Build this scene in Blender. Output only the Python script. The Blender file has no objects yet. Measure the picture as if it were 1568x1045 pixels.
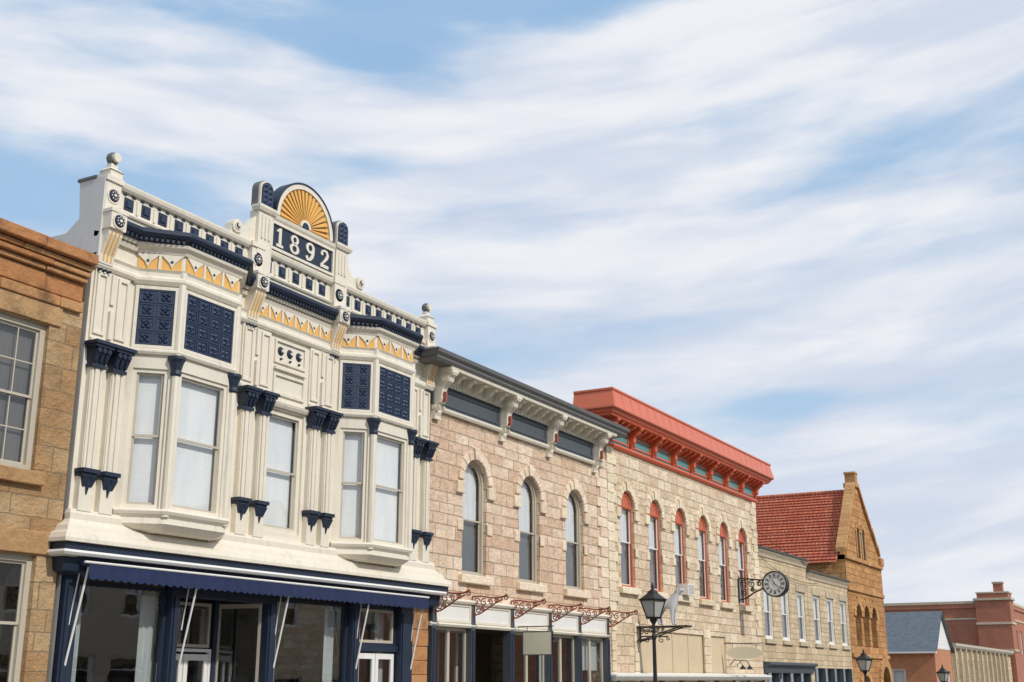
import bpy, math, random, bmesh
from mathutils import Vector, Matrix
random.seed(7)
PI=math.pi
scene=bpy.context.scene
# ------------------------------------------------------------------ materials
def newmat(name):
    m=bpy.data.materials.new(name); m.use_nodes=True
    nt=m.node_tree; return m,nt,nt.nodes['Principled BSDF']
def N(nt,t,**kw):
    n=nt.nodes.new(t)
    for k,v in kw.items(): setattr(n,k,v)
    return n
def L(nt,a,b): nt.links.new(a,b)
def noise(nt,vec,scale,detail=4,rough=.6):
    n=N(nt,'ShaderNodeTexNoise'); n.inputs['Scale'].default_value=scale; n.inputs['Detail'].default_value=detail
    n.inputs['Roughness'].default_value=rough
    if vec is not None: L(nt,vec,n.inputs['Vector'])
    return n.outputs['Fac']
def math_(nt,op,a,b=None,c=None,clamp=False):
    n=N(nt,'ShaderNodeMath',operation=op); n.use_clamp=clamp
    for i,x in enumerate((a,b,c)):
        if x is None: continue
        if isinstance(x,(int,float)): n.inputs[i].default_value=x
        else: L(nt,x,n.inputs[i])
    return n.outputs[0]
def ramp(nt,fac,a,b,lo=0.,hi=1.):
    n=N(nt,'ShaderNodeMapRange'); n.interpolation_type='SMOOTHSTEP'
    L(nt,fac,n.inputs[0]); n.inputs[1].default_value=a; n.inputs[2].default_value=b
    n.inputs[3].default_value=lo; n.inputs[4].default_value=hi
    return n.outputs[0]
def mixc(nt,fac,a,b,mode='MIX'):
    n=N(nt,'ShaderNodeMix',data_type='RGBA',blend_type=mode)
    if isinstance(fac,(int,float)): n.inputs[0].default_value=fac
    else: L(nt,fac,n.inputs[0])
    for i,x in ((6,a),(7,b)):
        if isinstance(x,(tuple,list)): n.inputs[i].default_value=(x[0],x[1],x[2],1)
        else: L(nt,x,n.inputs[i])
    return n.outputs[2]
def coords(nt,kind='xyz',sc=(1,1,1)):
    tc=N(nt,'ShaderNodeTexCoord')
    if kind=='xyz' and sc==(1,1,1): return tc.outputs['Object']
    if kind=='xyz':
        mp=N(nt,'ShaderNodeMapping'); L(nt,tc.outputs['Object'],mp.inputs[0]); mp.inputs['Scale'].default_value=sc
        return mp.outputs[0]
    s=N(nt,'ShaderNodeSeparateXYZ'); L(nt,tc.outputs['Object'],s.inputs[0])
    c=N(nt,'ShaderNodeCombineXYZ')
    if kind=='wall':
        L(nt,math_(nt,'ADD',s.outputs[0],s.outputs[1]),c.inputs[0])
        zz=math_(nt,'ADD',s.outputs[2],math_(nt,'MULTIPLY',math_(nt,'SINE',math_(nt,'MULTIPLY',s.outputs[2],2.9)),.075))
        L(nt,zz,c.inputs[1])
    elif kind=='brick':
        L(nt,math_(nt,'ADD',s.outputs[0],s.outputs[1]),c.inputs[0]); L(nt,s.outputs[2],c.inputs[1])
    elif kind=='yz':
        L(nt,s.outputs[1],c.inputs[0]); L(nt,s.outputs[2],c.inputs[1])
    elif kind=='xy':
        L(nt,s.outputs[0],c.inputs[0]); L(nt,s.outputs[1],c.inputs[1])
    return c.outputs[0]
def bump(nt,b,h,strength,dist):
    n=N(nt,'ShaderNodeBump'); n.inputs['Strength'].default_value=strength; n.inputs['Distance'].default_value=dist
    L(nt,h,n.inputs['Height']); L(nt,n.outputs[0],b.inputs['Normal'])
def mul(c,k): return tuple(x*k for x in c)
def paint(name,col,rough=.55,dirt_sheen=.35,dirt_sheen_col=(.16,.13,.10),bs=.15,metal=0,island=.0):
    m,nt,b=newmat(name)
    v=coords(nt); st=coords(nt,'xyz',(5,5,.5))
    f1=ramp(nt,noise(nt,st,1.2,5),.52,.8); f2=ramp(nt,noise(nt,v,9,6,.7),.5,.85)
    f=math_(nt,'MULTIPLY',math_(nt,'ADD',math_(nt,'MULTIPLY',f1,.6),math_(nt,'MULTIPLY',f2,.6)),dirt_sheen,clamp=True)
    base=mixc(nt,noise(nt,v,1.3,3),mul(col,.9),mul(col,1.06))
    c=mixc(nt,f,base,dirt_sheen_col); L(nt,c,b.inputs['Base Color'])
    b.inputs['Roughness'].default_value=rough; b.inputs['Metallic'].default_value=metal
    bump(nt,b,noise(nt,v,35,4),bs,.01)
    return m
def blocks(name,c1,c2,c3,mortar,bw,bh,ms=.012,kind='wall',bstr=.9,bdist=.05,rockscale=5.,stain=.35,stc=(.10,.08,.06),rough=.9):
    m,nt,b=newmat(name)
    v=coords(nt); w=coords(nt,kind)
    wob=N(nt,'ShaderNodeTexNoise'); wob.inputs['Scale'].default_value=3; L(nt,v,wob.inputs['Vector'])
    ad=N(nt,'ShaderNodeVectorMath',operation='MULTIPLY_ADD'); L(nt,wob.outputs['Color'],ad.inputs[0]); ad.inputs[1].default_value=(.045,.045,0) if kind=='wall' else (.01,.01,0); L(nt,w,ad.inputs[2])
    def br(a,bb,off):
        t=N(nt,'ShaderNodeTexBrick'); L(nt,ad.outputs[0],t.inputs['Vector'])
        t.inputs['Scale'].default_value=1; t.inputs['Brick Width'].default_value=bw; t.inputs['Row Height'].default_value=bh
        t.inputs['Mortar Size'].default_value=ms; t.inputs['Mortar Smooth'].default_value=.4; t.inputs['Bias'].default_value=off
        t.offset=.43; t.squash=1.35; t.squash_frequency=3
        for k,cc in (('Color1',a),('Color2',bb),('Mortar',mortar)): t.inputs[k].default_value=(*cc,1)
        return t
    t=br(c1,c2,0.)
    tg=br((0,0,0),(1,1,1),0.); tg.inputs['Mortar'].default_value=(.5,.5,.5,1)
    n1=noise(nt,v,rockscale,6,.65); n2=noise(nt,v,.7,4); n3=noise(nt,v,28,4,.7)
    c=mixc(nt,ramp(nt,n2,.4,.7,0,.75),t.outputs['Color'],c3)
    c=mixc(nt,1.,c,mixc(nt,n1,(.58,.58,.58),(1.32,1.32,1.32)),'MULTIPLY')
    c=mixc(nt,.7,c,mixc(nt,n3,(.7,.7,.7),(1.3,1.3,1.3)),'MULTIPLY')
    st=coords(nt,'xyz',(1.2,1.2,.25))
    c=mixc(nt,ramp(nt,noise(nt,st,1.1,6,.7),.52,.82,0,stain),c,stc)
    c=mixc(nt,ramp(nt,t.outputs['Fac'],.2,.9,0,.85),c,mortar)
    L(nt,c,b.inputs['Base Color']); b.inputs['Roughness'].default_value=rough
    h=math_(nt,'ADD',math_(nt,'MULTIPLY',math_(nt,'SUBTRACT',1.,t.outputs['Fac']),.6),math_(nt,'MULTIPLY',n1,1.0))
    h=math_(nt,'ADD',h,math_(nt,'MULTIPLY',n3,.25)); h=math_(nt,'ADD',h,math_(nt,'MULTIPLY',tg.outputs['Color'],.25))
    bump(nt,b,h,bstr,bdist)
    return m
def rock(name,c1,c2,bstr=.9,stc=(.12,.09,.06),stain=.35):
    m,nt,b=newmat(name); v=coords(nt)
    g=N(nt,'ShaderNodeNewGeometry')
    c=mixc(nt,g.outputs['Random Per Island'],c1,c2)
    n1=noise(nt,v,6,6,.65); n3=noise(nt,v,26,4,.7)
    c=mixc(nt,1.,c,mixc(nt,n1,(.65,.65,.65),(1.3,1.3,1.3)),'MULTIPLY')
    c=mixc(nt,.6,c,mixc(nt,n3,(.7,.7,.7),(1.3,1.3,1.3)),'MULTIPLY')
    c=mixc(nt,ramp(nt,noise(nt,v,1.6,5),.5,.8,0,stain),c,stc)
    L(nt,c,b.inputs['Base Color']); b.inputs['Roughness'].default_value=.92
    bump(nt,b,math_(nt,'ADD',n1,math_(nt,'MULTIPLY',n3,.3)),bstr,.06)
    return m
def glassmat(name,tint=(.9,.93,.95),refl=.22,wav=.002):
    m=bpy.data.materials.new(name); m.use_nodes=True; nt=m.node_tree; nt.nodes.clear()
    o=N(nt,'ShaderNodeOutputMaterial'); tr=N(nt,'ShaderNodeBsdfTransparent'); gl=N(nt,'ShaderNodeBsdfGlossy'); mx=N(nt,'ShaderNodeMixShader')
    tr.inputs[0].default_value=(*tint,1); gl.inputs['Roughness'].default_value=.015; gl.inputs['Color'].default_value=(.95,.97,1,1)
    g=N(nt,'ShaderNodeNewGeometry'); dt=N(nt,'ShaderNodeVectorMath',operation='DOT_PRODUCT'); L(nt,g.outputs['Normal'],dt.inputs[0]); L(nt,g.outputs['Incoming'],dt.inputs[1])
    sch=math_(nt,'POWER',math_(nt,'SUBTRACT',1.,math_(nt,'ABSOLUTE',dt.outputs['Value'])),4.)
    L(nt,math_(nt,'ADD',math_(nt,'MULTIPLY',sch,.9),refl,clamp=True),mx.inputs[0]); L(nt,tr.outputs[0],mx.inputs[1]); L(nt,gl.outputs[0],mx.inputs[2])
    L(nt,mx.outputs[0],o.inputs[0])
    bp=N(nt,'ShaderNodeBump'); bp.inputs['Strength'].default_value=1; bp.inputs['Distance'].default_value=wav
    L(nt,noise(nt,coords(nt),1.3,2),bp.inputs['Height']); L(nt,bp.outputs[0],gl.inputs['Normal'])
    return m
def blindmat(name,col,scale=20.):
    m,nt,b=newmat(name); v=coords(nt)
    s=N(nt,'ShaderNodeSeparateXYZ'); L(nt,v,s.inputs[0])
    w=math_(nt,'ADD',math_(nt,'MULTIPLY',math_(nt,'SINE',math_(nt,'MULTIPLY',s.outputs[2],scale*2*PI)),.5),.5)
    c=mixc(nt,w,mul(col,.9),col); c=mixc(nt,1.,c,mixc(nt,noise(nt,coords(nt,'xyz',(2,2,.4)),1.5,3),(.8,.8,.8),(1.1,1.1,1.1)),'MULTIPLY')
    L(nt,c,b.inputs['Base Color']); b.inputs['Roughness'].default_value=.8
    bump(nt,b,w,.25,.005); return m
def curtain(name,col):
    m,nt,b=newmat(name); v=coords(nt,'xyz',(9,9,.35))
    n1=noise(nt,v,1.5,3); c=mixc(nt,n1,mul(col,.55),mul(col,1.1)); L(nt,c,b.inputs['Base Color']); b.inputs['Roughness'].default_value=.9
    bump(nt,b,n1,.8,.05); return m

M={}
M['b0']=blocks('brown_sandstone',(.44,.27,.13),(.60,.42,.23),(.44,.24,.10),(.34,.25,.15),.85,.42,.012,bdist=.14,bstr=1.,rockscale=3.2)
M['b0r']=rock('brown_sandstone_trim',(.42,.23,.10),(.52,.33,.16),stain=.6,stc=(.10,.05,.03))
M['b0c']=rock('orange_sandstone_cornice',(.46,.20,.075),(.55,.30,.13),stain=.75,stc=(.06,.03,.02))
M['b2']=blocks('cream_limestone',(.68,.46,.31),(.95,.78,.59),(.80,.56,.39),(.42,.31,.22),.80,.37,.014,bdist=.12,bstr=1.,rockscale=4,stain=.32,stc=(.27,.17,.11))
M['b2r']=rock('cream_limestone_trim',(.74,.58,.42),(.90,.75,.57),stain=.25,stc=(.3,.2,.13))
M['b3']=blocks('buff_limestone',(.72,.55,.37),(.95,.80,.59),(.78,.57,.38),(.42,.33,.23),.75,.36,.014,bdist=.12,bstr=1.,rockscale=4,stain=.32,stc=(.24,.17,.11))
M['b3r']=rock('buff_limestone_trim',(.74,.61,.43),(.90,.78,.58),stain=.25,stc=(.28,.2,.13))
M['b4']=blocks('tan_limestone',(.60,.46,.28),(.78,.63,.42),(.54,.40,.24),(.34,.28,.2),.6,.3,.012,bdist=.08,stain=.35)
M['b4r']=rock('tan_limestone_trim',(.50,.42,.30),(.6,.5,.36))
M['b5']=blocks('golden_sandstone',(.50,.23,.075),(.66,.36,.13),(.44,.19,.06),(.28,.16,.08),.8,.4,.016,bdist=.16,bstr=1.,rockscale=2.5,stain=.4)
M['b5r']=rock('golden_sandstone_trim',(.46,.23,.09),(.60,.35,.14),stain=.35)
M['brick']=blocks('red_brick',(.40,.12,.065),(.48,.17,.09),(.34,.11,.06),(.33,.24,.19),.22,.075,.008,'brick',.5,.01,12,.3)
M['obrick']=blocks('orange_brick',(.52,.19,.08),(.58,.24,.11),(.47,.17,.08),(.40,.28,.2),.22,.075,.008,'brick',.5,.01,12,.25)
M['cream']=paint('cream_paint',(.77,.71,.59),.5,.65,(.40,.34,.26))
M['greyboard']=paint('grey_white_board',(.62,.61,.58),.6,.5,(.25,.24,.22))  # greyer, slightly darker boards than the cream front
M['navy']=paint('navy_paint',(.013,.024,.050),.5,.3,(.06,.07,.10),.4)
M['navy2']=paint('navy_tile_paint',(.015,.031,.072),.42,.35,(.06,.08,.13),.8)
M['gold']=paint('gold_ochre_paint',(.78,.44,.11),.5,.3,(.40,.22,.08))
M['white']=paint('white_paint',(.80,.79,.75),.5,.2,(.45,.42,.36))
M['taupe']=paint('taupe_frame_paint',(.50,.45,.36),.55,.3)
M['slate']=paint('slate_grey_paint',(.07,.085,.10),.55,.5,(.16,.16,.15))
M['capgrey']=paint('grey_cap_metal',(.13,.13,.125),.6,.5,(.25,.23,.2))
M['beigew']=paint('antique_white_paint',(.76,.70,.57),.55,.5,(.30,.24,.18))
M['red']=paint('terracotta_metal_paint',(.66,.12,.045),.42,.25,(.66,.28,.18),.3)
M['redlt']=paint('terracotta_metal_sky_sheen',(.66,.15,.07),.38,.5,(.68,.27,.18),.3)  # salmon patches paint the sky's reflection into the cornice colour
M['redfr']=paint('red_window_frame',(.52,.13,.06),.5,.3)
M['teal']=paint('teal_frieze_paint',(.10,.27,.25),.5,.4)
M['black']=paint('black_ironwork',(.018,.018,.018),.45,.2,(.06,.05,.05))
M['iron']=paint('red_ironwork',(.30,.075,.05),.5,.3)
M['awn']=paint('navy_canvas',(.011,.022,.075),.85,.2,(.03,.04,.08))
M['panel']=paint('beige_board',(.66,.53,.35),.6,.4,(.4,.3,.2))
M['sign']=paint('cream_sign_board',(.78,.73,.56),.5,.1)
M['statue']=paint('grey_zinc_statue',(.60,.61,.62),.45,.5,(.2,.2,.19))
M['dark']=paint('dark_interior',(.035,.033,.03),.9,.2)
M['inter']=paint('shop_interior',(.16,.13,.10),.9,.3)
M['roofflat']=paint('tar_roof',(.10,.10,.10),.9,.3)
M['slateroof']=blocks('slate_roof',(.10,.13,.16),(.15,.18,.21),(.12,.15,.18),(.06,.07,.08),.3,.16,.01,'yz',.5,.02,8,.2,rough=.6)
M['tile']=blocks('red_roof_tile',(.66,.16,.08),(.74,.25,.14),(.62,.15,.07),(.42,.11,.06),.26,.34,.03,'yz',1.,.06,7,.25,rough=.6)
M['glass']=glassmat('window_glass',(.97,.98,.98),refl=.08); M['glassd']=glassmat('shop_glass',(.8,.85,.85),.20,.0015)
M['blind']=blindmat('white_blinds',(.84,.85,.84)); M['curt']=curtain('white_curtain',(.80,.82,.82)); M['curtd']=curtain('dim_curtain',(.13,.13,.12))
M['lampglass']=paint('frosted_lamp_glass',(.45,.45,.41),.2,.1)
M['clockface']=paint('clock_face',(.75,.77,.75),.4,.1)
# ------------------------------------------------------------------ geometry helpers
class Fr:
    def __init__(s,o,p=None):
        s.o=Vector(o); d=Vector(p)-s.o; s.len=d.length; s.t=d.normalized(); s.n=Vector((s.t.y,-s.t.x))
    def __call__(s,a,d,z):
        q=s.o+s.t*a+s.n*d; return (q.x,q.y,z)
MAIN=Fr((0,19),(1,19))
class Bld:
    def __init__(s,name):
        s.e=bpy.data.objects.new(name,None); s.e.empty_display_size=.5; bpy.context.collection.objects.link(s.e); s.p={}
    def part(s,name,mat):
        if name not in s.p: s.p[name]=([],[],mat)
        return s.p[name]
    def finish(s,bev={}):
        for n,(v,f,mat) in s.p.items():
            me=bpy.data.meshes.new(n); me.from_pydata(v,[],f); me.materials.append(M[mat] if isinstance(mat,str) else mat)
            o=bpy.data.objects.new(n,me); bpy.context.collection.objects.link(o); o.parent=s.e
            bm=bmesh.new(); bm.from_mesh(me); bmesh.ops.recalc_face_normals(bm,faces=bm.faces[:]); bm.to_mesh(me); bm.free()
            if n in bev:
                md=o.modifiers.new('bev','BEVEL'); md.width=bev[n]; md.segments=2; md.limit_method='ANGLE'
def add(P,vs,fs):
    k=len(P[0]); P[0].extend(vs); P[1].extend([tuple(i+k for i in f) for f in fs])
def box(P,fr,s0,s1,d0,d1,z0,z1):
    vs=[fr(a,d,z) for z in (z0,z1) for (a,d) in ((s0,d0),(s1,d0),(s1,d1),(s0,d1))]
    add(P,vs,[(0,1,2,3),(4,7,6,5),(0,4,5,1),(1,5,6,2),(2,6,7,3),(3,7,4,0)])
def taper(P,fr,sc,w0,w1,d0,dA,dB,z0,z1):
    vs=[fr(sc-w0,d0,z0),fr(sc+w0,d0,z0),fr(sc+w0,dA,z0),fr(sc-w0,dA,z0),fr(sc-w1,d0,z1),fr(sc+w1,d0,z1),fr(sc+w1,dB,z1),fr(sc-w1,dB,z1)]
    add(P,vs,[(0,1,2,3),(4,7,6,5),(0,4,5,1),(1,5,6,2),(2,6,7,3),(3,7,4,0)])
def prism(P,fr,poly,d0,d1):
    n=len(poly); vs=[fr(a,d0,z) for a,z in poly]+[fr(a,d1,z) for a,z in poly]
    add(P,vs,[tuple(range(n)),tuple(range(2*n-1,n-1,-1))]+[(i,(i+1)%n,n+(i+1)%n,n+i) for i in range(n)])
def console(P,fr,sc,w,poly):
    n=len(poly); vs=[fr(sc-w/2,d,z) for d,z in poly]+[fr(sc+w/2,d,z) for d,z in poly]
    add(P,vs,[tuple(range(n)),tuple(range(2*n-1,n-1,-1))]+[(i,(i+1)%n,n+(i+1)%n,n+i) for i in range(n)])
def disc(P,fr,s,z,r,d0,d1,n=14,r2=None):
    r2=r if r2 is None else r2
    vs=[fr(s+r*math.cos(2*PI*i/n),d0,z+r*math.sin(2*PI*i/n)) for i in range(n)]+[fr(s+r2*math.cos(2*PI*i/n),d1,z+r2*math.sin(2*PI*i/n)) for i in range(n)]
    add(P,vs,[tuple(range(n)),tuple(range(2*n-1,n-1,-1))]+[(i,(i+1)%n,n+(i+1)%n,n+i) for i in range(n)])
def ribbon(P,fr,pts,w,d0,d1):   # broad-nib stroke, w may vary along it
    pts=[Vector(p) for p in pts]; n=len(pts); A=[];Bb=[]
    for i,p in enumerate(pts):
        t=(pts[min(i+1,n-1)]-pts[max(i-1,0)]).normalized(); m=Vector((-t.y,t.x)); ww=w[i] if isinstance(w,list) else w
        A.append(p+m*ww/2); Bb.append(p-m*ww/2)
    prism(P,fr,[(q.x,q.y) for q in A]+[(q.x,q.y) for q in Bb[::-1]],d0,d1)
def sweep(P,fr,path,prof):
    pts=[Vector(fr(a,d,0)[:2]) for a,d in path]; rows=[]
    for i,p in enumerate(pts):
        ns=[]
        if i>0: t=(p-pts[i-1]).normalized(); ns.append(Vector((t.y,-t.x)))
        if i<len(pts)-1: t=(pts[i+1]-p).normalized(); ns.append(Vector((t.y,-t.x)))
        if len(ns)==2:
            m=(ns[0]+ns[1]).normalized(); m=m/max(.3,m.dot(ns[0]))
        else: m=ns[0]
        rows.append([(p.x+m.x*o,p.y+m.y*o,z) for o,z in prof])
    n=len(prof); vs=[q for r in rows for q in r]; fs=[]
    for i in range(len(rows)-1):
        for j in range(n):
            k=(j+1)%n; fs.append((i*n+j,i*n+k,(i+1)*n+k,(i+1)*n+j))
    fs.append(tuple(range(n))); fs.append(tuple(range((len(rows)-1)*n+n-1,(len(rows)-1)*n-1,-1)))
    add(P,vs,fs)
def lathe(P,cx,cy,prof,n=14):
    vs=[(cx+r*math.cos(2*PI*i/n),cy+r*math.sin(2*PI*i/n),z) for r,z in prof for i in range(n)]
    fs=[(j*n+i,j*n+(i+1)%n,(j+1)*n+(i+1)%n,(j+1)*n+i) for j in range(len(prof)-1) for i in range(n)]
    fs+=[tuple(range(n)),tuple(range(len(vs)-1,len(vs)-n-1,-1))]
    add(P,vs,fs)
def tube(P,pts,r,n=6):
    pts=[Vector(p) for p in pts]; vs=[]; m=len(pts)
    for i,p in enumerate(pts):
        t=(pts[min(i+1,m-1)]-pts[max(i-1,0)]).normalized()
        u=t.cross(Vector((0,0,1)))
        if u.length<.05: u=t.cross(Vector((0,1,0)))
        u.normalize(); w=t.cross(u)
        for k in range(n):
            q=p+u*r*math.cos(2*PI*k/n)+w*r*math.sin(2*PI*k/n); vs.append(tuple(q))
    fs=[(i*n+k,i*n+(k+1)%n,(i+1)*n+(k+1)%n,(i+1)*n+k) for i in range(m-1) for k in range(n)]
    fs+=[tuple(range(n)),tuple(range(len(vs)-1,len(vs)-n-1,-1))]
    add(P,vs,fs)
def spiral(P,fn,ca,cb,r0,turns,ph,r=.018,sgn=1):
    pts=[]
    for i in range(22):
        t=i/21; rr=r0*(1-t*.82); an=ph+sgn*turns*2*PI*t
        pts.append(fn(ca+rr*math.cos(an),cb+rr*math.sin(an)))
    tube(P,pts,r,5)
def outline(a,b,zb,zt,kind,ins=0.):
    a+=ins;b-=ins;zb+=ins;zt-=ins
    if kind=='r': return [(a,zb),(a,zt),(b,zt),(b,zb)]
    c=(a+b)/2; w=(b-a)/2
    if kind=='a': return [(a,zb)]+[(c-w*math.cos(PI*i/14),zt-w+w*math.sin(PI*i/14)) for i in range(15)]+[(b,zb)]
    r=w*.32
    return [(a,zb)]+[(c-w*math.cos(PI*i/10),zt-r+r*math.sin(PI*i/10)) for i in range(11)]+[(b,zb)]
def wall(P,fr,s0,s1,z0,z1,ops=(),rev=.3,d=0.):
    cur=s0
    def q(a,b,za,zb):
        if b-a>1e-4: add(P,[fr(a,d,za[0]),fr(b,d,za[1]),fr(b,d,zb),fr(a,d,zb)],[(0,1,2,3)])
    for (a,b,zb,zt,k) in sorted(ops):
        q(cur,a,(z0,z0),z1)
        if zb>z0: q(a,b,(z0,z0),zb)
        o=outline(a,b,zb,zt,k)
        if zt<z1:
            for p,r in zip(o[1:-2],o[2:-1]): q(p[0],r[0],(p[1],r[1]),z1)
        n=len(o); vs=[fr(x,d,z) for x,z in o]+[fr(x,d-rev,z) for x,z in o]
        add(P,vs,[(i,(i+1)%n,n+(i+1)%n,n+i) for i in range(n)])
        cur=b
    q(cur,s1,(z0,z0),z1)
def ring(P,fr,o,i,d0,d1):
    n=len(o); vs=[fr(x,d1,z) for x,z in o]+[fr(x,d1,z) for x,z in i]+[fr(x,d0,z) for x,z in i]+[fr(x,d0,z) for x,z in o]
    fs=[]
    for k in range(n):
        j=(k+1)%n; fs+=[(k,j,n+j,n+k),(n+k,n+j,2*n+j,2*n+k),(k,3*n+k,3*n+j,j),(3*n+k,2*n+k,2*n+j,3*n+j)]
    add(P,vs,fs)
def rring(P,fr,a,b,z0,z1,w,d0,d1): ring(P,fr,[(a,z0),(a,z1),(b,z1),(b,z0)],[(a+w,z0+w),(a+w,z1-w),(b-w,z1-w),(b-w,z0+w)],d0,d1)
def pane(P,fr,o,d): add(P,[fr(x,d,z) for x,z in o],[tuple(range(len(o)))])
def window(B,fr,a,b,zb,zt,kind,rail,d,fm='cream',fn='window_frames',gm='glass',blind=None,bl_lo=None,fw=.08,sw=.05,sash=None,mull=0,bd=.10,hb=0):
    F=B.part(fn,fm); S=B.part(fn+'_sashes',sash or fm); G=B.part('glazing_'+gm,gm)
    ring(F,fr,outline(a,b,zb,zt,kind),outline(a,b,zb,zt,kind,fw),d-.12,d)
    a2,b2,z2,t2=a+fw,b-fw,zb+fw,zt-fw
    up=(a2,b2,rail-.03,t2,kind); lo=(a2,b2,z2,rail+.03,'r')
    for (q,dd) in ((up,d-.05),(lo,d-.085)):
        ring(S,fr,outline(*q),outline(*q,sw),dd-.03,dd); pane(G,fr,outline(*q,sw),dd-.016)
        for k in range(1,mull+1):
            x=q[0]+(q[1]-q[0])*k/(mull+1); box(S,fr,x-.012,x+.012,dd-.028,dd-.002,q[2]+sw,q[3]-sw)
        for k in range(1,hb+1):
            z=q[2]+(q[3]-q[2])*k/(hb+1); box(S,fr,q[0]+sw,q[1]-sw,dd-.027,dd-.003,z-.012,z+.012)
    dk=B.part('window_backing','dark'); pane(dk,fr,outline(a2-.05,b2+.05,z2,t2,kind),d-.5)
    if blind:
        pane(B.part('blinds_'+blind,blind),fr,outline(a2,b2,rail if bl_lo!='same' else z2,t2,kind),d-.085-bd)
    if bl_lo and bl_lo!='same':
        pane(B.part('blinds_'+bl_lo,bl_lo),fr,[(a2,z2),(a2,rail),(b2,rail),(b2,z2)],d-.09-bd)
def body(B,s0,s1,z0,z1,depth,mat,fr=MAIN,front=False,roofz=None,rm='roofflat'):
    P=B.part('side_and_rear_walls',mat); R=B.part('roof',rm); dd=-depth; rz=roofz or z1-.5
    add(P,[fr(s0,0,z0),fr(s0,dd,z0),fr(s0,dd,z1),fr(s0,0,z1)],[(0,1,2,3)])
    add(P,[fr(s1,0,z0),fr(s1,dd,z0),fr(s1,dd,z1),fr(s1,0,z1)],[(0,1,2,3)])
    add(P,[fr(s0,dd,z0),fr(s1,dd,z0),fr(s1,dd,z1),fr(s0,dd,z1)],[(0,1,2,3)])
    add(R,[fr(s0+.01,-.01,rz),fr(s1-.01,-.01,rz),fr(s1-.01,dd+.01,rz),fr(s0+.01,dd+.01,rz)],[(0,1,2,3)])
def voussoirs(P,fr,c,zs,r,w,n,d0,d1,key=1.25,g=.012):
    for i in range(n):
        a0=PI-PI*i/n-g/r; a1=PI-PI*(i+1)/n+g/r; ro=r+w*(key if i==n//2 else 1); dd=d1+(.03 if i==n//2 else random.uniform(-.012,.012))
        poly=[(c+r*math.cos(a0),zs+r*math.sin(a0)),(c+ro*math.cos(a0),zs+ro*math.sin(a0)),(c+ro*math.cos((a0+a1)/2),zs+ro*math.sin((a0+a1)/2)),(c+ro*math.cos(a1),zs+ro*math.sin(a1)),(c+r*math.cos(a1),zs+r*math.sin(a1)),(c+r*math.cos((a0+a1)/2),zs+r*math.sin((a0+a1)/2))]
        prism(P,fr,poly,d0,dd)

# =================================================================== ground
def gz(x):
    pts=[(-400,0),(30,0),(60,-1.6),(80,-2.1),(110,-2.5),(900,-2.6)]
    for (a,za),(b,zb) in zip(pts,pts[1:]):
        if x<=b: return za+(zb-za)*(x-a)/(b-a)
    return -2.6
xs=[-400,-100,-20,0,10,20,30,40,50,60,70,80,95,110,150,300,900]
def sheet(name,mat,y0,y1,off,kerb=0):
    v=[];f=[]
    for x in xs:
        v+= [(x,y0,gz(x)+off),(x,y1,gz(x)+off)]+([(x,y0,gz(x)+off-kerb),(x,y1,gz(x)+off-kerb)] if kerb else [])
    n=4 if kerb else 2
    for i in range(len(xs)-1):
        a=i*n;b=a+n; f.append((a,b,b+1,a+1))
        if kerb: f+=[(a,a+2,b+2,b),(a+1,b+1,b+3,a+3)]
    me=bpy.data.meshes.new(name); me.from_pydata(v,[],f); me.materials.append(mat); o=bpy.data.objects.new(name,me); bpy.context.collection.objects.link(o); return o
def groundmat(name,c,sc=6):
    m,nt,b=newmat(name); v=coords(nt); n1=noise(nt,v,sc,6,.7); n2=noise(nt,v,.4,4)
    cc=mixc(nt,n1,mul(c,.75),mul(c,1.25)); cc=mixc(nt,ramp(nt,n2,.4,.7,0,.4),cc,mul(c,.6)); L(nt,cc,b.inputs['Base Color']); b.inputs['Roughness'].default_value=.9
    bump(nt,b,n1,.4,.01); return m
sheet('ground',groundmat('earth',(.16,.15,.10)),-400,400,-.14)
sheet('road',groundmat('asphalt',(.055,.055,.055),40),-.5,13.5,-.13)
pave=blocks('paving_slabs',(.34,.32,.29),(.38,.36,.33),(.33,.31,.28),(.2,.19,.17),1.2,1.2,.01,'xy',.2,.01,12,.2)
sheet('pavement',pave,13.5,19.0,0,.14); sheet('pavement',pave,-6,-.5,0,.14)
mk=paint('road_marking_paint',(.7,.55,.15),.7,.4); rm=Bld('road_markings'); P=rm.part('centre_lines',mk)
for yy in (6.35,6.55):
    for a,b in zip(xs[1:-1],xs[2:]): add(P,[(a,yy,gz(a)-.126),(b,yy,gz(b)-.126),(b,yy+.1,gz(b)-.126),(a,yy+.1,gz(a)-.126)],[(0,1,2,3)])
rm.finish()

# =================================================================== brown stone building (far left)
B=Bld('brown_stone_building'); fr=MAIN
W=B.part('stone_front','b0')
wall(W,fr,4,16.2,4.5,9.0,[(13.8,15.42,5.4,8.3,'r'),(9.8,11.4,5.4,8.3,'r'),(6,7.6,5.4,8.3,'r')],.28)
wall(W,fr,4,16.2,-1,4.5,[(12.6,15.7,.6,3.85,'r'),(8,11.2,.6,3.85,'r')],.28)
body(B,4,16.2,-1,9.9,14,'b0')
for a,b in ((13.8,15.42),(9.8,11.4),(6,7.6)):
    window(B,fr,a,b,5.4,8.3,'r',6.85,-.10,'taupe',bl_lo='curtd',blind='curtd',fw=.12,mull=2,hb=1)
    T=B.part('stone_sills','b0r'); box(T,fr,a-.2,b+.2,-.1,.13,5.14,5.4)
    box(T,fr,a-.25,b+.25,-.02,.05,8.32,8.72)
for a,b in ((12.6,15.7),(8,11.2)):
    window(B,fr,a,b,.6,3.85,'r',2.6,-.12,'taupe',gm='glassd',fw=.12)
    box(B.part('stone_sills','b0r'),fr,a-.2,b+.25,-.02,.05,3.87,4.3)
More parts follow.
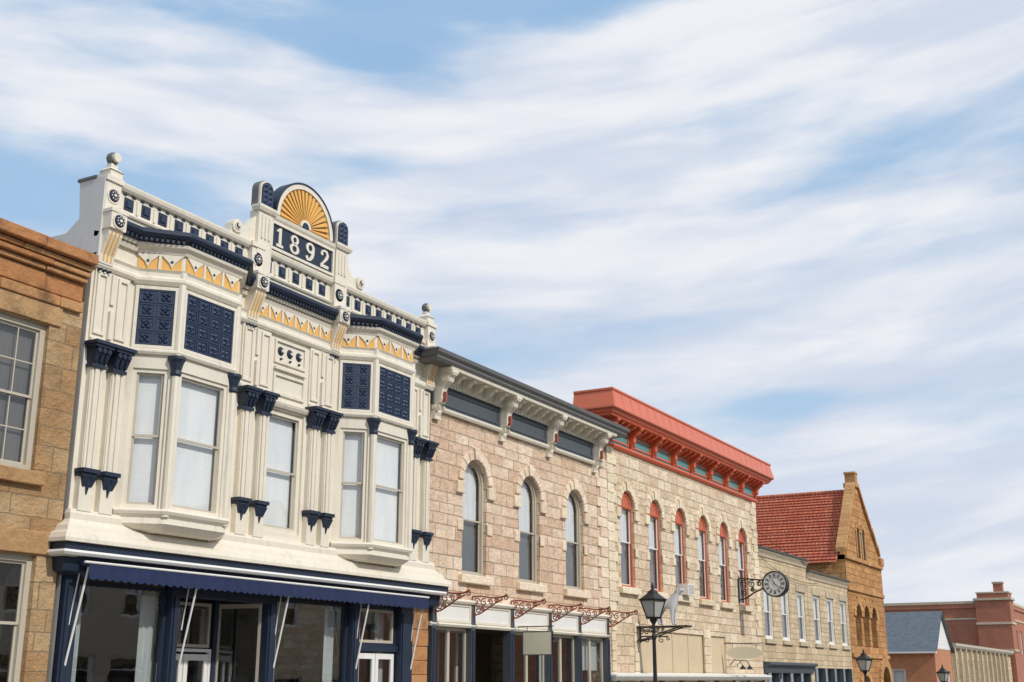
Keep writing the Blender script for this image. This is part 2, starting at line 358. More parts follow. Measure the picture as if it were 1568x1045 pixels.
C=B.part('stone_cornice','b0c')
x0,x1=4,16.12
for d1,z0,z1 in ((.10,8.72,8.93),(.06,8.95,9.33),(.16,9.34,9.44),(.24,9.45,9.56),(.30,9.57,9.68),(.42,9.69,9.92)):
    s=x0
    while s<x1-.01:
        e=min(x1,s+random.uniform(1.0,1.5)); e=x1 if x1-e<.4 else e
        box(C,fr,s,e-.008,-.3,d1+random.uniform(-.012,.012),z0,z1+random.uniform(-.008,.0)); s=e
B.finish({'stone_cornice':.025,'stone_sills':.02})

# =================================================================== Victorian 1892 building
B=Bld('victorian_1892_building')
X0,X1=16.32,29.15
cr=B.part('front_wall','cream'); T=B.part('cream_trim','cream'); NV=B.part('navy_trim','navy'); GD=B.part('gold_frieze','gold')
wall(cr,fr,X0,X1,3.9,11.2,[(22.02,23.38,4.98,7.95,'r')],.2)
body(B,X0,X1,-1,10.7,14,'greyboard')
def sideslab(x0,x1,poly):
    S=B.part('parapet_returns','greyboard'); n=len(poly)
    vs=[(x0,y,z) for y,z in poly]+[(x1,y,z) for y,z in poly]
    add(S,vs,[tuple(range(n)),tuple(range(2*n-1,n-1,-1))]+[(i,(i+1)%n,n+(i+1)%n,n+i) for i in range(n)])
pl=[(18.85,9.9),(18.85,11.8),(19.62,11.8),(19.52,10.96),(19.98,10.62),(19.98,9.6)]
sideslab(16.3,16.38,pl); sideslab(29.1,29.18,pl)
cap=B.part('parapet_caps','capgrey')
for xx in (16.34,29.14): box(cap,fr,xx-.07,xx+.07,-.66,-.1,11.8,11.86)
window(B,fr,22.02,23.38,4.98,7.95,'r',6.48,-.06,'cream',sash='taupe',blind='blind',bl_lo='blind',fw=.12)
def bay(s0,sa,sb,s1):
    D=.72; path=[(s0,0),(sa,D),(sb,D),(s1,0)]
    pts=[Vector(fr(a,d,0)[:2]) for a,d in path]
    for i in range(3):
        F=Fr(pts[i],pts[i+1]); ln=F.len; e=.14
        wall(cr,F,0,ln,4.7,10.75,[(e,ln-e,4.97,7.92,'r')],.16)
        window(B,F,e,ln-e,4.97,7.92,'r',6.5,-.04,'cream',sash='taupe',blind='blind',bl_lo='same',fw=.085)
        pa,pb,za,zb=.13,ln-.13,8.42,9.66
        ring(T,F,[(pa-.07,za-.07),(pa-.07,zb+.07),(pb+.07,zb+.07),(pb+.07,za-.07)],[(pa,za),(pa,zb),(pb,zb),(pb,za)],0,.045)
        box(B.part('navy_panels','navy2'),F,pa,pb,0,.02,za,zb)
        nx=max(2,round((pb-pa)/.36)); nz=4; tw=(pb-pa)/nx; th=(zb-za)/nz
        TP=B.part('panel_rosettes','navy2')
        for ix in range(nx):
            for iz in range(nz):
                cx=pa+tw*(ix+.5); cz=za+th*(iz+.5)
                ring(TP,F,[(cx-tw*.46,cz-th*.46),(cx-tw*.46,cz+th*.46),(cx+tw*.46,cz+th*.46),(cx+tw*.46,cz-th*.46)],[(cx-tw*.38,cz-th*.38),(cx-tw*.38,cz+th*.38),(cx+tw*.38,cz+th*.38),(cx+tw*.38,cz-th*.38)],.02,.035)
                for q in range(4):
                    an=PI/4+q*PI/2; disc(TP,F,cx+.075*math.cos(an),cz+.075*math.sin(an),.055,.02,.05,8,.02)
                disc(TP,F,cx,cz,.04,.02,.06,8,.02)
        box(GD,F,.05,ln-.05,0,.02,10.12,10.46)
        n=3 if ln>1.3 else 2
        for k in range(n):
            cx=ln*(k+.5)/n; w=.5*min(.5,ln/n)
            prism(T,F,[(cx-w,10.46),(cx+w,10.46),(cx+w*.25,10.28),(cx,10.16),(cx-w*.25,10.28)],.015,.05)
            disc(NV,F,cx,10.3,.03,.05,.065,8)
        for k in range(n+1):
            cx=ln*k/n
            if 0<k<n: box(T,F,cx-.03,cx+.03,.02,.055,10.12,10.46)
    for (a,d) in path:
        x,y,_=fr(a,d,0)
        if d>0:
            lathe(T,x,y,[(.085,4.8),(.085,10.1)],8)
            lathe(NV,x,y,[(.10,7.78),(.12,7.82),(.11,7.9),(.15,8.06),(.19,8.14),(.19,8.2)],8)
    sweep(T,fr,path,[(-.05,8.22),(.06,8.22),(.09,8.27),(.09,8.31),(.04,8.345),(-.05,8.345)])
    sweep(T,fr,path,[(-.05,9.76),(.05,9.76),(.10,9.84),(.10,9.9),(.05,9.96),(.05,10.04),(.09,10.10),(-.05,10.10)])
    sweep(T,fr,path,[(-.05,10.47),(.05,10.47),(.08,10.54),(.16,10.6),(.18,10.66),(-.05,10.66)])
    sweep(T,fr,path,[(-.05,4.96),(.09,4.96),(.12,4.91),(.09,4.85),(.02,4.78),(.04,4.66),(-.10,4.56),(-.3,4.50),(-.3,4.9)])
    add(T,[fr(s0+.2,-.02,4.55),fr(sa+.1,D-.12,4.55),fr(sb-.1,D-.12,4.55),fr(s1-.2,-.02,4.55)],[(0,1,2,3)])
    add(B.part('bay_roofs','capgrey'),[fr(s0,0,10.9),fr(sa,D+.1,10.9),fr(sb,D+.1,10.9),fr(s1,0,10.9)],[(0,1,2,3)])
bay(17.46,18.17,19.93,20.64); bay(24.66,25.37,27.11,27.82)
cp=[(16.75,.12),(17.35,.12),(18.13,.76),(19.97,.76),(20.72,.12),(20.95,.12)]
cq=[(21.3,.12),(24.2,.12)]
cs=[(24.5,.12),(24.6,.12),(25.33,.76),(27.15,.76),(27.92,.12),(28.75,.12)]
for pth in (cp,cq,cs):
    sweep(NV,fr,pth,[(-.2,10.67),(.08,10.67),(.12,10.74),(.19,10.78),(.23,10.84),(.23,10.90),(.18,10.95),(-.2,10.98)])
    sweep(T,fr,pth,[(-.2,10.60),(.02,10.60),(.05,10.665),(-.2,10.665)])
    for (a,da),(b,db) in zip(pth,pth[1:]):
        ln=math.hypot(b-a,db-da); n=int(ln/.11)
        F=Fr(fr(a,da,0)[:2],fr(b,db,0)[:2])
        for k in range(n):
            c=ln*(k+.5)/n; box(NV,F,c-.03,c+.03,.1,.16,10.68,10.74)
box(GD,fr,21.25,24.25,0,.06,10.12,10.46)
for k in range(6):
    cx=21.5+.5*k; prism(T,fr,[(cx-.22,10.46),(cx+.22,10.46),(cx+.06,10.28),(cx,10.16),(cx-.06,10.28)],.05,.09); disc(NV,fr,cx,10.3,.03,.09,.10,8)
for k in range(5): box(T,fr,21.72+.5*k,21.78+.5*k,.05,.1,10.12,10.46)
for a,b in ((X0-.02,17.5),(20.6,24.7),(27.78,X1+.02)):
    sweep(T,fr,[(a,0),(b,0)],[(-.03,9.80),(.08,9.80),(.12,9.86),(.12,9.92),(.08,9.97),(.08,10.04),(.12,10.10),(-.03,10.10)])
    sweep(T,fr,[(a,0),(b,0)],[(-.03,10.47),(.08,10.47),(.12,10.56),(-.03,10.60)])
def pilaster(c,w=.3):
    box(T,fr,c-w/2,c+w/2,0,.12,5.55,7.72); box(T,fr,c-.055,c+.055,.12,.16,5.6,7.7)
    for sg in (-1,1): box(T,fr,c+sg*.115-.02,c+sg*.115+.02,.12,.145,5.6,7.7)
    box(T,fr,c-.17,c+.17,0,.15,4.78,5.52)
    box(NV,fr,c-.21,c+.21,0,.27,5.53,5.61); box(NV,fr,c-.18,c+.18,0,.22,5.46,5.53)
    for sx in (-.09,.09):
        taper(NV,fr,c+sx,.03,.085,.1,.17,.24,5.26,5.46)
    taper(NV,fr,c,.012,.07,.1,.16,.22,5.10,5.46)
    box(NV,fr,c-.19,c+.19,0,.20,7.68,7.75)
    taper(NV,fr,c,.16,.20,0,.18,.25,7.75,8.08)
    for sx in (-.13,0,.13):
        taper(NV,fr,c+sx,.03,.06,.1,.22,.31,7.78,8.02)
        disc(NV,fr,c+sx,8.02,.055,.1,.32,8)
    box(NV,fr,c-.24,c+.24,0,.33,8.08,8.14); box(NV,fr,c-.27,c+.27,0,.37,8.14,8.21)
def pier(c0,c1):
    for c in (c0,c1): pilaster(c)
    a,b=c0-.2,c1+.2; m=(a+b)/2
    box(T,fr,a,b,0,.10,8.21,8.30); box(T,fr,a,b,0,.05,8.30,9.80)
    rring(T,fr,a+.04,m-.14,8.4,9.72,.06,.05,.09); rring(T,fr,m+.14,b-.04,8.4,9.72,.06,.05,.09)
    box(T,fr,m-.06,m+.06,.05,.13,8.35,8.95); box(T,fr,m-.05,m+.05,.05,.10,9.1,9.75)
pier(16.58,17.12); pier(21.1,21.72); pier(23.66,24.24); pier(28.22,28.86)
sweep(T,fr,[(21.95,0),(23.45,0)],[(-.02,8.0),(.06,8.0),(.10,8.06),(.12,8.12),(-.02,8.14)])
rring(T,fr,22.1,23.3,8.3,8.85,.07,0,.05)
box(T,fr,22.1,23.3,0,.09,8.93,9.0); rring(T,fr,22.1,23.3,9.1,9.7,.06,0,.05)
for k in range(3):
    disc(NV,fr,22.35+.35*k,9.42,.12,0,.05,12,.08); disc(T,fr,22.35+.35*k,9.42,.04,.05,.08,8)
    disc(NV,fr,22.35+.35*k,9.22,.03,0,.05,8)
ROS=B.part('rosettes','navy')
def rosette(c,z,d,r=.14):
    disc(T,fr,c,z,r+.035,d-.02,d+.02,16); disc(ROS,fr,c,z,r,d+.02,d+.05,14,r*.85); disc(T,fr,c,z,.035,d+.05,d+.07,8)
    for k in range(8):
        an=k*PI/4+.2; disc(T,fr,c+r*.6*math.cos(an),z+r*.6*math.sin(an),.016,d+.045,d+.06,6)
for c in (16.55,21.12,24.38,28.92):
    w=.36
    console(T,fr,c,w,[(0,10.62),(.34,10.62),(.33,10.5),(.24,10.3),(.16,10.1),(.14,9.9),(.06,9.82),(0,9.82)])
    for k in (-.1,0,.1): console(GD,fr,c+k,.04,[(.1,10.58),(.355,10.56),(.25,10.28),(.175,10.1),(.15,9.95),(.1,9.95)])
    for k in (-.12,0,.12): disc(NV,fr,c+k,9.76,.028,.0,.16,8)
    box(T,fr,c-.21,c+.21,0,.40,10.62,10.98); rosette(c,10.80,.40)
    box(T,fr,c-.23,c+.23,-.2,.42,10.98,11.05)
    box(T,fr,c-.20,c+.20,-.25,.16,11.05,11.72); rosette(c,11.42,.16)
    box(T,fr,c-.24,c+.24,-.28,.2,11.72,11.84)
for c in (16.62,28.92):
    box(T,fr,c-.17,c+.17,-.22,.12,11.84,12.02); taper(T,fr,c,.2,.09,-.2,.15,.02,12.02,12.12); box(T,fr,c-.09,c+.09,-.12,.03,12.1,12.2)
    x,y,_=fr(c,-.05,0); lathe(B.part('finials','capgrey'),x,y,[(.05,12.18),(.07,12.2),(.12,12.27),(.14,12.34),(.12,12.42),(.06,12.47),(.01,12.48)],12)
    disc(T,fr,c,12.34,.10,-.05,.11,12)
box(T,fr,X0,X1,-.18,.02,10.95,11.84)
sweep(T,fr,[(X0,0),(X1,0)],[(-.22,11.68),(.08,11.68),(.12,11.73),(.14,11.80),(.14,11.84),(-.22,11.86)])
sweep(T,fr,[(X0,0),(X1,0)],[(-.1,11.16),(.07,11.16),(.09,11.2),(.07,11.23),(-.1,11.23)])
def sqrow(a,b,z0=11.30,z1=11.58,st=.47):
    n=max(1,int((b-a)/st))
    for k in range(n):
        c=a+(b-a)*(k+.5)/n; box(NV,fr,c-.13,c+.13,0,.035,z0,z1); box(B.part('square_centres','navy2'),fr,c-.07,c+.07,.035,.06,z0+.07,z1-.07)
        q=-.5; box(T,fr,c+(b-a)/n*q-.03,c+(b-a)/n*q+.03,0,.05,z0-.02,z1+.02)
    m=n*2
    for k in range(m):
        c=a+(b-a)*(k+.5)/m; box(NV,fr,c-.05,c+.05,0,.035,11.615,11.66)
sqrow(16.85,20.85); sqrow(21.4,24.1); sqrow(24.65,28.65)
box(T,fr,21.4,24.25,-.3,.10,11.84,12.62)
box(NV,fr,21.63,24.05,.05,.125,11.94,12.55)
rring(T,fr,21.56,24.12,11.87,12.62,.07,.08,.17)
sweep(T,fr,[(21.4,.1),(24.2,.1)],[(-.3,12.62),(.06,12.62),(.10,12.68),(.12,12.76),(-.3,12.78)])
cx,cz,R=22.83,12.80,1.02
def halfd(P,r,d0,d1,n=28): prism(P,fr,[(cx+r*math.cos(PI*i/n),cz+r*math.sin(PI*i/n)) for i in range(n+1)],d0,d1)
halfd(B.part('sunburst_back','capgrey'),R+.16,-.12,.10); halfd(T,R+.135,-.1,.13)
def halfring(P,r0,r1,d0,d1,n=32):
    o=[(cx+r1*math.cos(PI*i/n),cz+r1*math.sin(PI*i/n)) for i in range(n+1)]; i_=[(cx+r0*math.cos(PI*i/n),cz+r0*math.sin(PI*i/n)) for i in range(n+1)]
    for k in range(n): prism(P,fr,[o[k],o[k+1],i_[k+1],i_[k]],d0,d1)
halfring(T,R,R+.13,.13,.20); halfring(NV,R+.13,R+.17,-.13,.22)
halfd(B.part('sunburst_gold','gold'),R,.1,.135)
def pt(r,a): return (cx+r*math.cos(a),cz+r*math.sin(a))
for k in range(19):
    a=PI*(k+.5)/19; hw=.045
    P=B.part('sunburst_rays','gold')
    prism(P,fr,[pt(.2,a-.03),pt(R-.03,a-hw),pt(R-.03,a+hw),pt(.2,a+.03)],.135,.185)
    if k<18:
        a2=PI*(k+1)/19; prism(B.part('sunburst_grooves','navy'),fr,[pt(.2,a2-.03),pt(R-.05,a2-.012),pt(R-.05,a2+.012),pt(.2,a2+.03)],.13,.139)
halfring(T,.14,.21,.13,.21,12); halfd(NV,.14,.13,.2,12)
for c,sg in ((21.33,-1),(24.43,1)):
    box(T,fr,c-.26,c+.26,-.12,.18,11.05,12.72)
    for k in (-.13,0,.13): box(T,fr,c+k-.03,c+k+.03,.18,.21,12.0,12.6)
    sweep(T,fr,[(c-.28,.0),(c-.28,.2),(c+.28,.2),(c+.28,.0)],[(-.05,12.70),(.03,12.70),(.07,12.78),(.07,12.84),(-.05,12.86)])
    arc=[(c-.24,12.86)]+[(c-.24*math.cos(PI*i/12),13.3+.24*math.sin(PI*i/12)) for i in range(13)]+[(c+.24,12.86)]
    prism(T,fr,arc,-.08,.16)
    arc2=[(c-.2,12.88)]+[(c-.2*math.cos(PI*i/12),13.3+.2*math.sin(PI*i/12)) for i in range(13)]+[(c+.2,12.88)]
    prism(B.part('pier_tops','navy2'),fr,arc2,.16,.2)
    for i in range(4):
        for j in range(2): disc(B.part('pier_tops','navy2'),fr,c-.09+.18*j,12.98+.14*i,.06,.2,.235,8,.02)
    arc3=[(c-.265,12.86)]+[(c-.265*math.cos(PI*i/12),13.3+.265*math.sin(PI*i/12)) for i in range(13)]+[(c+.265,12.86)]
    prism(B.part('pier_backs','capgrey'),fr,arc3,-.10,.10)
    e=c+sg*.26; poly=[(e,11.86),(e,12.55)]
    for i in range(9):
        t=i/8; poly.append((e+sg*(.05+.5*t),12.5-.42*math.sin(t*PI/2)))
    poly+=[(e+sg*.85,12.1),(e+sg*.85,11.86)]
    prism(T,fr,poly,-.12,.08); disc(T,fr,e+sg*.68,12.06,.17,-.1,.14,14); rosette(e+sg*.68,12.06,.14,.07)
# numerals 1892
NU=B.part('numerals_1892','cream'); nd0,nd1=.12,.15
def ell(c,z,a,b,w,n=24):
    ring(NU,fr,[(c+a*math.cos(2*PI*i/n),z+b*math.sin(2*PI*i/n)) for i in range(n)],[(c+(a-w)*math.cos(2*PI*i/n),z+(b-w*.62)*math.sin(2*PI*i/n)) for i in range(n)],nd0,nd1)
c=21.93; prism(NU,fr,[(c-.05,12.07),(c+.05,12.07),(c+.05,12.5),(c-.02,12.5),(c-.13,12.42),(c-.13,12.38),(c-.05,12.40)],nd0,nd1); box(NU,fr,c-.13,c+.13,nd0,nd1-.003,12.0,12.067)
c=22.50; ell(c,12.375,.155,.125,.085); ell(c,12.135,.185,.14,.095)
c=23.13; ell(c,12.355,.175,.145,.095)
ribbon(NU,fr,[(c+.13,12.345),(c+.125,12.25),(c+.09,12.14),(c+.01,12.05),(c-.13,12.02)],[.09,.10,.10,.08,.045],nd0,nd1-.004); disc(NU,fr,c-.125,12.075,.05,nd0,nd1+.003,10)
c=23.74; ribbon(NU,fr,[(c-.14,12.37),(c-.11,12.44),(c-.03,12.475),(c+.07,12.455),(c+.115,12.37),(c+.08,12.28),(c-.02,12.17),(c-.13,12.075)],[.06,.06,.05,.08,.10,.09,.06,.05],nd0,nd1); box(NU,fr,c-.17,c+.17,nd0,nd1-.004,12.0,12.085); disc(NU,fr,c-.125,12.365,.05,nd0,nd1+.003,10)
def whole(P,prof,a=16.38,b=29.2): sweep(P,fr,[(a,-.0),(a,.02),(b,.02),(b,-.0)],prof)
whole(T,[(-.02,4.80),(.10,4.80),(.14,4.72),(.13,4.6),(.20,4.52),(.30,4.46),(.33,4.36),(.45,4.30),(.50,4.2),(.50,4.13),(-.02,4.13)])
whole(NV,[(-.02,4.12),(.42,4.12),(.42,3.98),(-.02,3.98)])
whole(B.part('white_fascia','white'),[(-.02,3.975),(.48,3.975),(.50,3.93),(.46,3.88),(-.02,3.88)])
whole(NV,[(-.02,3.875),(.30,3.875),(.26,3.6),(-.02,3.5)],16.35,29.1)
box(T,fr,15.98,16.3,0,.42,3.86,4.115)
SF=B.part('shopfront_posts','navy')
for a,b in ((16.35,16.7),(19.2,19.42),(22.3,22.6),(25.6,25.9),(27.78,28.35)):
    box(SF,fr,a,b,-.15,.10,-.05,3.6); box(SF,fr,a+.06,b-.06,.1,.13,.4,3.3)
OB=B.part('stone_pier','b0c')
z=-.5
while z<3.85:
    h=min(random.uniform(.35,.5),3.87-z); box(OB,fr,28.37,29.2,-.2,.04+random.uniform(0,.03),z,z+h-.01); z+=h
def shopwin(a,b,z0,z1,d=-.06,tr=None,fm='white'):
    rring(B.part('shop_window_frames_'+fm,fm),fr,a,b,z0,z1,.07,d-.08,d)
    pane(B.part('shop_glass','glassd'),fr,[(a+.07,z0+.07),(a+.07,z1-.07),(b-.07,z1-.07),(b-.07,z0+.07)],d-.04)
    if z0<1: box(SF,fr,a,b,-.12,.02,-.05,z0)
shopwin(16.7,19.2,.55,3.45,fm='navy'); shopwin(22.6,25.6,.55,3.45,fm='navy'); shopwin(25.9,27.78,2.45,3.45,fm='navy'); rring(B.part('shop_window_frames_taupe','taupe'),fr,26.05,27.63,2.52,3.38,.07,-.13,-.055)
box(SF,fr,25.9,27.78,-.1,.0,2.3,2.45)
def door(a,b,z1,d,mat='white'):
    P=B.part('doors',mat); m=(a+b)/2
    for u,v in ((a,m-.01),(m+.01,b)):
        ring(P,fr,[(u,0),(u,z1),(v,z1),(v,0)],[(u+.13,.5),(u+.13,z1-.14),(v-.13,z1-.14),(v-.13,.5)],d-.05,d)
        pane(B.part('shop_glass','glassd'),fr,[(u+.13,.5),(u+.13,z1-.14),(v-.13,z1-.14),(v-.13,.5)],d-.03)
door(26.0,27.7,2.25,-.06)
box(SF,fr,19.42,22.3,-.15,.1,3.3,3.6)
door(20.2,21.8,2.15,-1.2); shopwin(20.2,21.8,2.3,3.3,-1.2,fm='taupe')
rring(B.part('doors','white'),fr,20.14,21.86,0,2.27,.07,-1.28,-1.18)
box(SF,fr,20.0,20.13,-1.3,-1.15,0,3.4); box(SF,fr,21.87,22.0,-1.3,-1.15,0,3.4)
for s_,e_ in (((19.42,-.1),(20.0,-1.2)),((22.0,-1.2),(22.3,-.1))):
    F=Fr(fr(*s_,0)[:2],fr(*e_,0)[:2]); ring(B.part('shop_window_frames_taupe','taupe'),F,[(0,0),(0,3.3),(F.len,3.3),(F.len,0)],[(.08,.5),(.08,3.2),(F.len-.08,3.2),(F.len-.08,.5)],-.06,0); pane(B.part('shop_glass','glassd'),F,[(.08,.5),(.08,3.2),(F.len-.08,3.2),(F.len-.08,.5)],-.03)
I=B.part('shop_interior','inter'); box(I,fr,16.4,28.3,-7,-6.9,0,3.4); box(I,fr,16.4,28.3,-7,-.2,-.05,0); box(I,fr,16.4,28.3,-7,-.2,3.62,3.7)
for k in range(14):
    a=16.9+k*.8; box(B.part('shop_displays','curtd'),fr,a,a+.5,-3.2,-2.4,0,random.uniform(.8,1.9))
for a in (16.8,18.75,22.75,25.0,26.1,27.2): pane(B.part('shop_curtains','curt'),fr,[(a,.6),(a,3.3),(a+.4,3.3),(a+.4,.6)],-.35)
AW=B.part('awning_canvas','awn'); a0,a1=16.45,28.35
sweep(AW,fr,[(a0,.3),(a1,.3)],[(-.2,3.86),(.28,3.72),(.30,3.68),(.2,3.68),(-.2,3.8)])
n=58; v=[];f=[]
for i in range(n*4+1):
    t=i/(n*4); s=a0+(a1-a0)*t; zb=3.47-.045*abs(math.sin(PI*i/4)); dd=.60+.012*math.sin(i*.9)+.008*math.sin(i*.31)
    v+=[fr(s,.595,3.72),fr(s,dd,zb)]
add(AW,v,[(2*i,2*i+2,2*i+3,2*i+1) for i in range(n*4)])
tube(B.part('awning_rail','white'),[fr(a0-.1,.57,3.76),fr(a1+.05,.57,3.76)],.025)
for s in (16.5,19.5,22.55,25.75,28.25):
    tube(B.part('awning_arms','white'),[fr(s,.52,3.7),fr(s,.12,1.85)],.022); tube(B.part('awning_arms','white'),[fr(s+.1,.2,3.8),fr(s,.12,2.6)],.014)
B.finish({'stone_pier':.02})

# =================================================================== cream limestone building (bracketed cornice)
B=Bld('cream_limestone_building'); X0,X1=29.2,41.45
W=B.part('stone_front','b2'); wins=[31.78,35.33,38.72]; hw=.72
wall(W,fr,X0,X1,4.0,10.0,[(c-hw,c+hw,4.62,8.15,'a') for c in wins],.3)
body(B,X0,X1,-2,10.4,14,'b2')
TR=B.part('stone_trim','b2r')
for c in wins:
    window(B,fr,c-hw,c+hw,4.62,8.15,'a',6.3,-.12,'taupe',blind='curt',bl_lo='curtd',fw=.09,bd=.12)
    zs=8.15-hw
    voussoirs(TR,fr,c,zs,hw,.30,9,-.05,.08)
    for sg in (-1,1):
        e=c+sg*hw
        for (zz,h,w,dd) in ((zs-.42,.38,.42,.10),(5.9,.34,.30,.05)):
            a,b=sorted((e,e+sg*w)); box(TR,fr,a,b,-.05,dd,zz,zz+h)
    box(TR,fr,c-hw-.22,c+hw+.22,-.1,.16,4.36,4.61)
z=4.1
while z<9.3:
    w=.85 if int(z/.37)%2 else .62
    box(TR,fr,X1-w,X1+.0,-.02,.06+random.uniform(-.01,.015),z,z+.36)
    z+=.37
FZ=B.part('frieze','slate'); CR=B.part('cornice_brackets','beigew'); TP=B.part('cornice_top','capgrey')
xs0,xs1=29.2,41.0
box(FZ,fr,xs0,xs1,-.02,.08,9.42,10.12)
for a,b in ((29.6,33.1),(33.6,36.4),(36.9,40.1)):
    rring(B.part('frieze_mouldings','slate'),fr,a,b,9.5,9.98,.07,.08,.11)
sweep(CR,fr,[(xs0,.05),(xs1,.05)],[(-.02,9.28),(.06,9.28),(.10,9.34),(.10,9.40),(-.02,9.42)])
sweep(CR,fr,[(xs0,.05),(xs1,.05)],[(-.02,10.10),(.08,10.10),(.12,10.18),(.12,10.42),(.66,10.42),(.68,10.50),(-.02,10.52)])
for k in range(78):
    s=xs0+.1+k*.15; box(CR,fr,s,s+.08,.15,.20,10.06,10.16)
sweep(TP,fr,[(xs0-.15,-.6),(xs0-.15,.05),(xs1+.1,.05),(xs1+.1,-.6)],[(-.3,10.5),(.66,10.52),(.72,10.60),(.72,10.66),(.80,10.74),(.82,10.84),(.76,10.88),(-.3,10.98)])
def bigbr(P,c,zt,w,sc=1.,dep=.66):
    q=[(0,0),(1,0),(1,-.14),(.86,-.2),(.80,-.34),(.60,-.42),(.46,-.55),(.40,-.75),(.42,-.86),(.36,-.96),(.2,-1.0),(.14,-1.12),(.2,-1.24),(.12,-1.36),(0,-1.4)]
    console(P,fr,c,w,[(.05+d*dep*1.,zt+z*sc) for d,z in q])
    console(P,fr,c,w+.08,[(.05,zt),(.05+dep*1.03,zt),(.05+dep*1.03,zt-.09*sc),(.05,zt-.09*sc)])
    for sg in (-1,1):
        F=Fr(fr(c+sg*w/2,0,0)[:2],fr(c+sg*w/2,1,0)[:2]) if sg<0 else Fr(fr(c+w/2,1,0)[:2],fr(c+w/2,0,0)[:2])
        pos=(lambda d: d) if sg<0 else (lambda d:1-d)
        disc(P,F,pos(.05+dep*.6),zt-.22*sc,.13*sc,-.02,.03,12); disc(P,F,pos(.05+dep*.22),zt-1.12*sc,.10*sc,-.02,.03,12)
for c in (29.4,33.35,36.65,40.35):
    bigbr(CR,c,10.42,.26,.98,.66); box(CR,fr,c-.16,c+.16,0,.13,9.0,9.42)
    prism(B.part('bracket_accents','iron'),fr,[(c-.05,9.5),(c+.05,9.5),(c+.05,9.8),(c-.05,9.8)],.2,.42)
for a,b in ((29.4,33.35),(33.35,36.65),(36.65,40.35)):
    n=5
    for k in range(1,n+1):
        c=a+(b-a)*k/(n+1); console(CR,fr,c,.16,[(.1,10.42),(.62,10.42),(.62,10.34),(.5,10.3),(.42,10.2),(.25,10.16),(.17,10.1),(.1,10.1)])
wall(W,fr,X0,X1,3.78,4.0,[],.1)
WP=B.part('fascia_panels','white')
posts=[29.45,31.6,34.0,36.6,38.85,41.2]
sweep(B.part('fascia_moulding','cream'),fr,[(29.25,0),(41.4,0)],[(-.05,3.74),(.14,3.74),(.18,3.80),(.14,3.86),(-.05,3.88)])
for a,b in zip(posts,posts[1:]):
    box(WP,fr,a+.1,b-.1,-.05,.05,3.18,3.74); rring(B.part('fascia_moulding','cream'),fr,a+.1,b-.1,3.18,3.74,.08,.05,.08)
sweep(B.part('fascia_moulding','cream'),fr,[(29.25,0),(41.4,0)],[(-.05,3.06),(.08,3.06),(.12,3.12),(.08,3.17),(-.05,3.17)])
SP=B.part('shopfront_posts','slate')
for p in posts: box(SP,fr,p-.1,p+.1,-.2,.10,-1,3.74); box(B.part('post_caps','navy'),fr,p-.07,p+.07,.1,.13,-.5,3.0)
for k,(a,b) in enumerate(zip(posts,posts[1:])):
    m=(a+b)/2; dd=-.1 if k!=1 else -1.2
    for u,v in ((a+.1,m),(m,b-.1)):
        ring(B.part('shopfront_frames','taupe'),fr,[(u,-.4),(u,3.05),(v,3.05),(v,-.4)],[(u+.06,.4),(u+.06,2.97),(v-.06,2.97),(v-.06,.4)],dd-.08,dd)
        pane(B.part('shop_glass','glassd'),fr,[(u+.06,.4),(u+.06,2.97),(v-.06,2.97),(v-.06,.4)],dd-.04)
    if k==0: pane(B.part('shop_curtains','curt'),fr,[(a+.3,.4),(a+.3,2.95),(a+.8,2.95),(a+.8,.4)],-.5)
    if k==3: pane(B.part('shop_curtains','curt'),fr,[(a+.3,.4),(a+.3,2.95),(a+.9,2.95),(a+.9,.4)],-.5)
    if k==4: pane(B.part('shop_blinds','blind'),fr,[(a+.2,1.9),(a+.2,2.95),(b-.2,2.95),(b-.2,1.9)],-.3)
I=B.part('shop_interior','inter'); box(I,fr,29.4,41.3,-5,-4.9,-1,3.3); box(I,fr,29.4,41.3,-5,-.25,3.2,3.25)
IR=B.part('iron_scroll_brackets','iron')
for p in posts:
    fn=lambda d,z,p=p: fr(p,d,z)
    tube(IR,[fn(.05,3.98),fn(.35,3.99),fn(.7,3.93),fn(1.05,3.93),fn(1.25,4.0)],.028)
    tube(IR,[fn(.06,4.0),fn(.06,3.4)],.022)
    tube(IR,[fn(.06,3.42),fn(.3,3.47),fn(.55,3.6),fn(.8,3.75),fn(1.1,3.88)],.024)
    for (c,z,r,ph,sg) in ((.2,3.83,.12,0,1),(.25,3.58,.10,2,-1),(.45,3.80,.12,1,1),(.68,3.80,.09,3,-1),(.88,3.85,.07,0,1),(.42,3.62,.07,2,1),(1.2,3.93,.09,1.5,-1),(.1,3.45,.07,0,1)):
        spiral(IR,fn,c,z,r,1.3,ph,.02,sg)
B.finish({'stone_trim':.025})
S=Bld('hanging_sign'); FS=Fr((34.4,18.75),(34.4,17.7))
box(S.part('board','sign'),FS,0,1.05,-.03,.03,2.32,3.06)
rring(S.part('board_rim','capgrey'),FS,0,1.05,2.32,3.06,.03,-.035,.036)
tube(S.part('rod','black'),[FS(-.2,0,3.2),FS(1.1,0,3.2)],.018)
for s in (.15,.9): tube(S.part('rod','black'),[FS(s,0,3.2),FS(s,0,3.05)],.01)
S.finish()

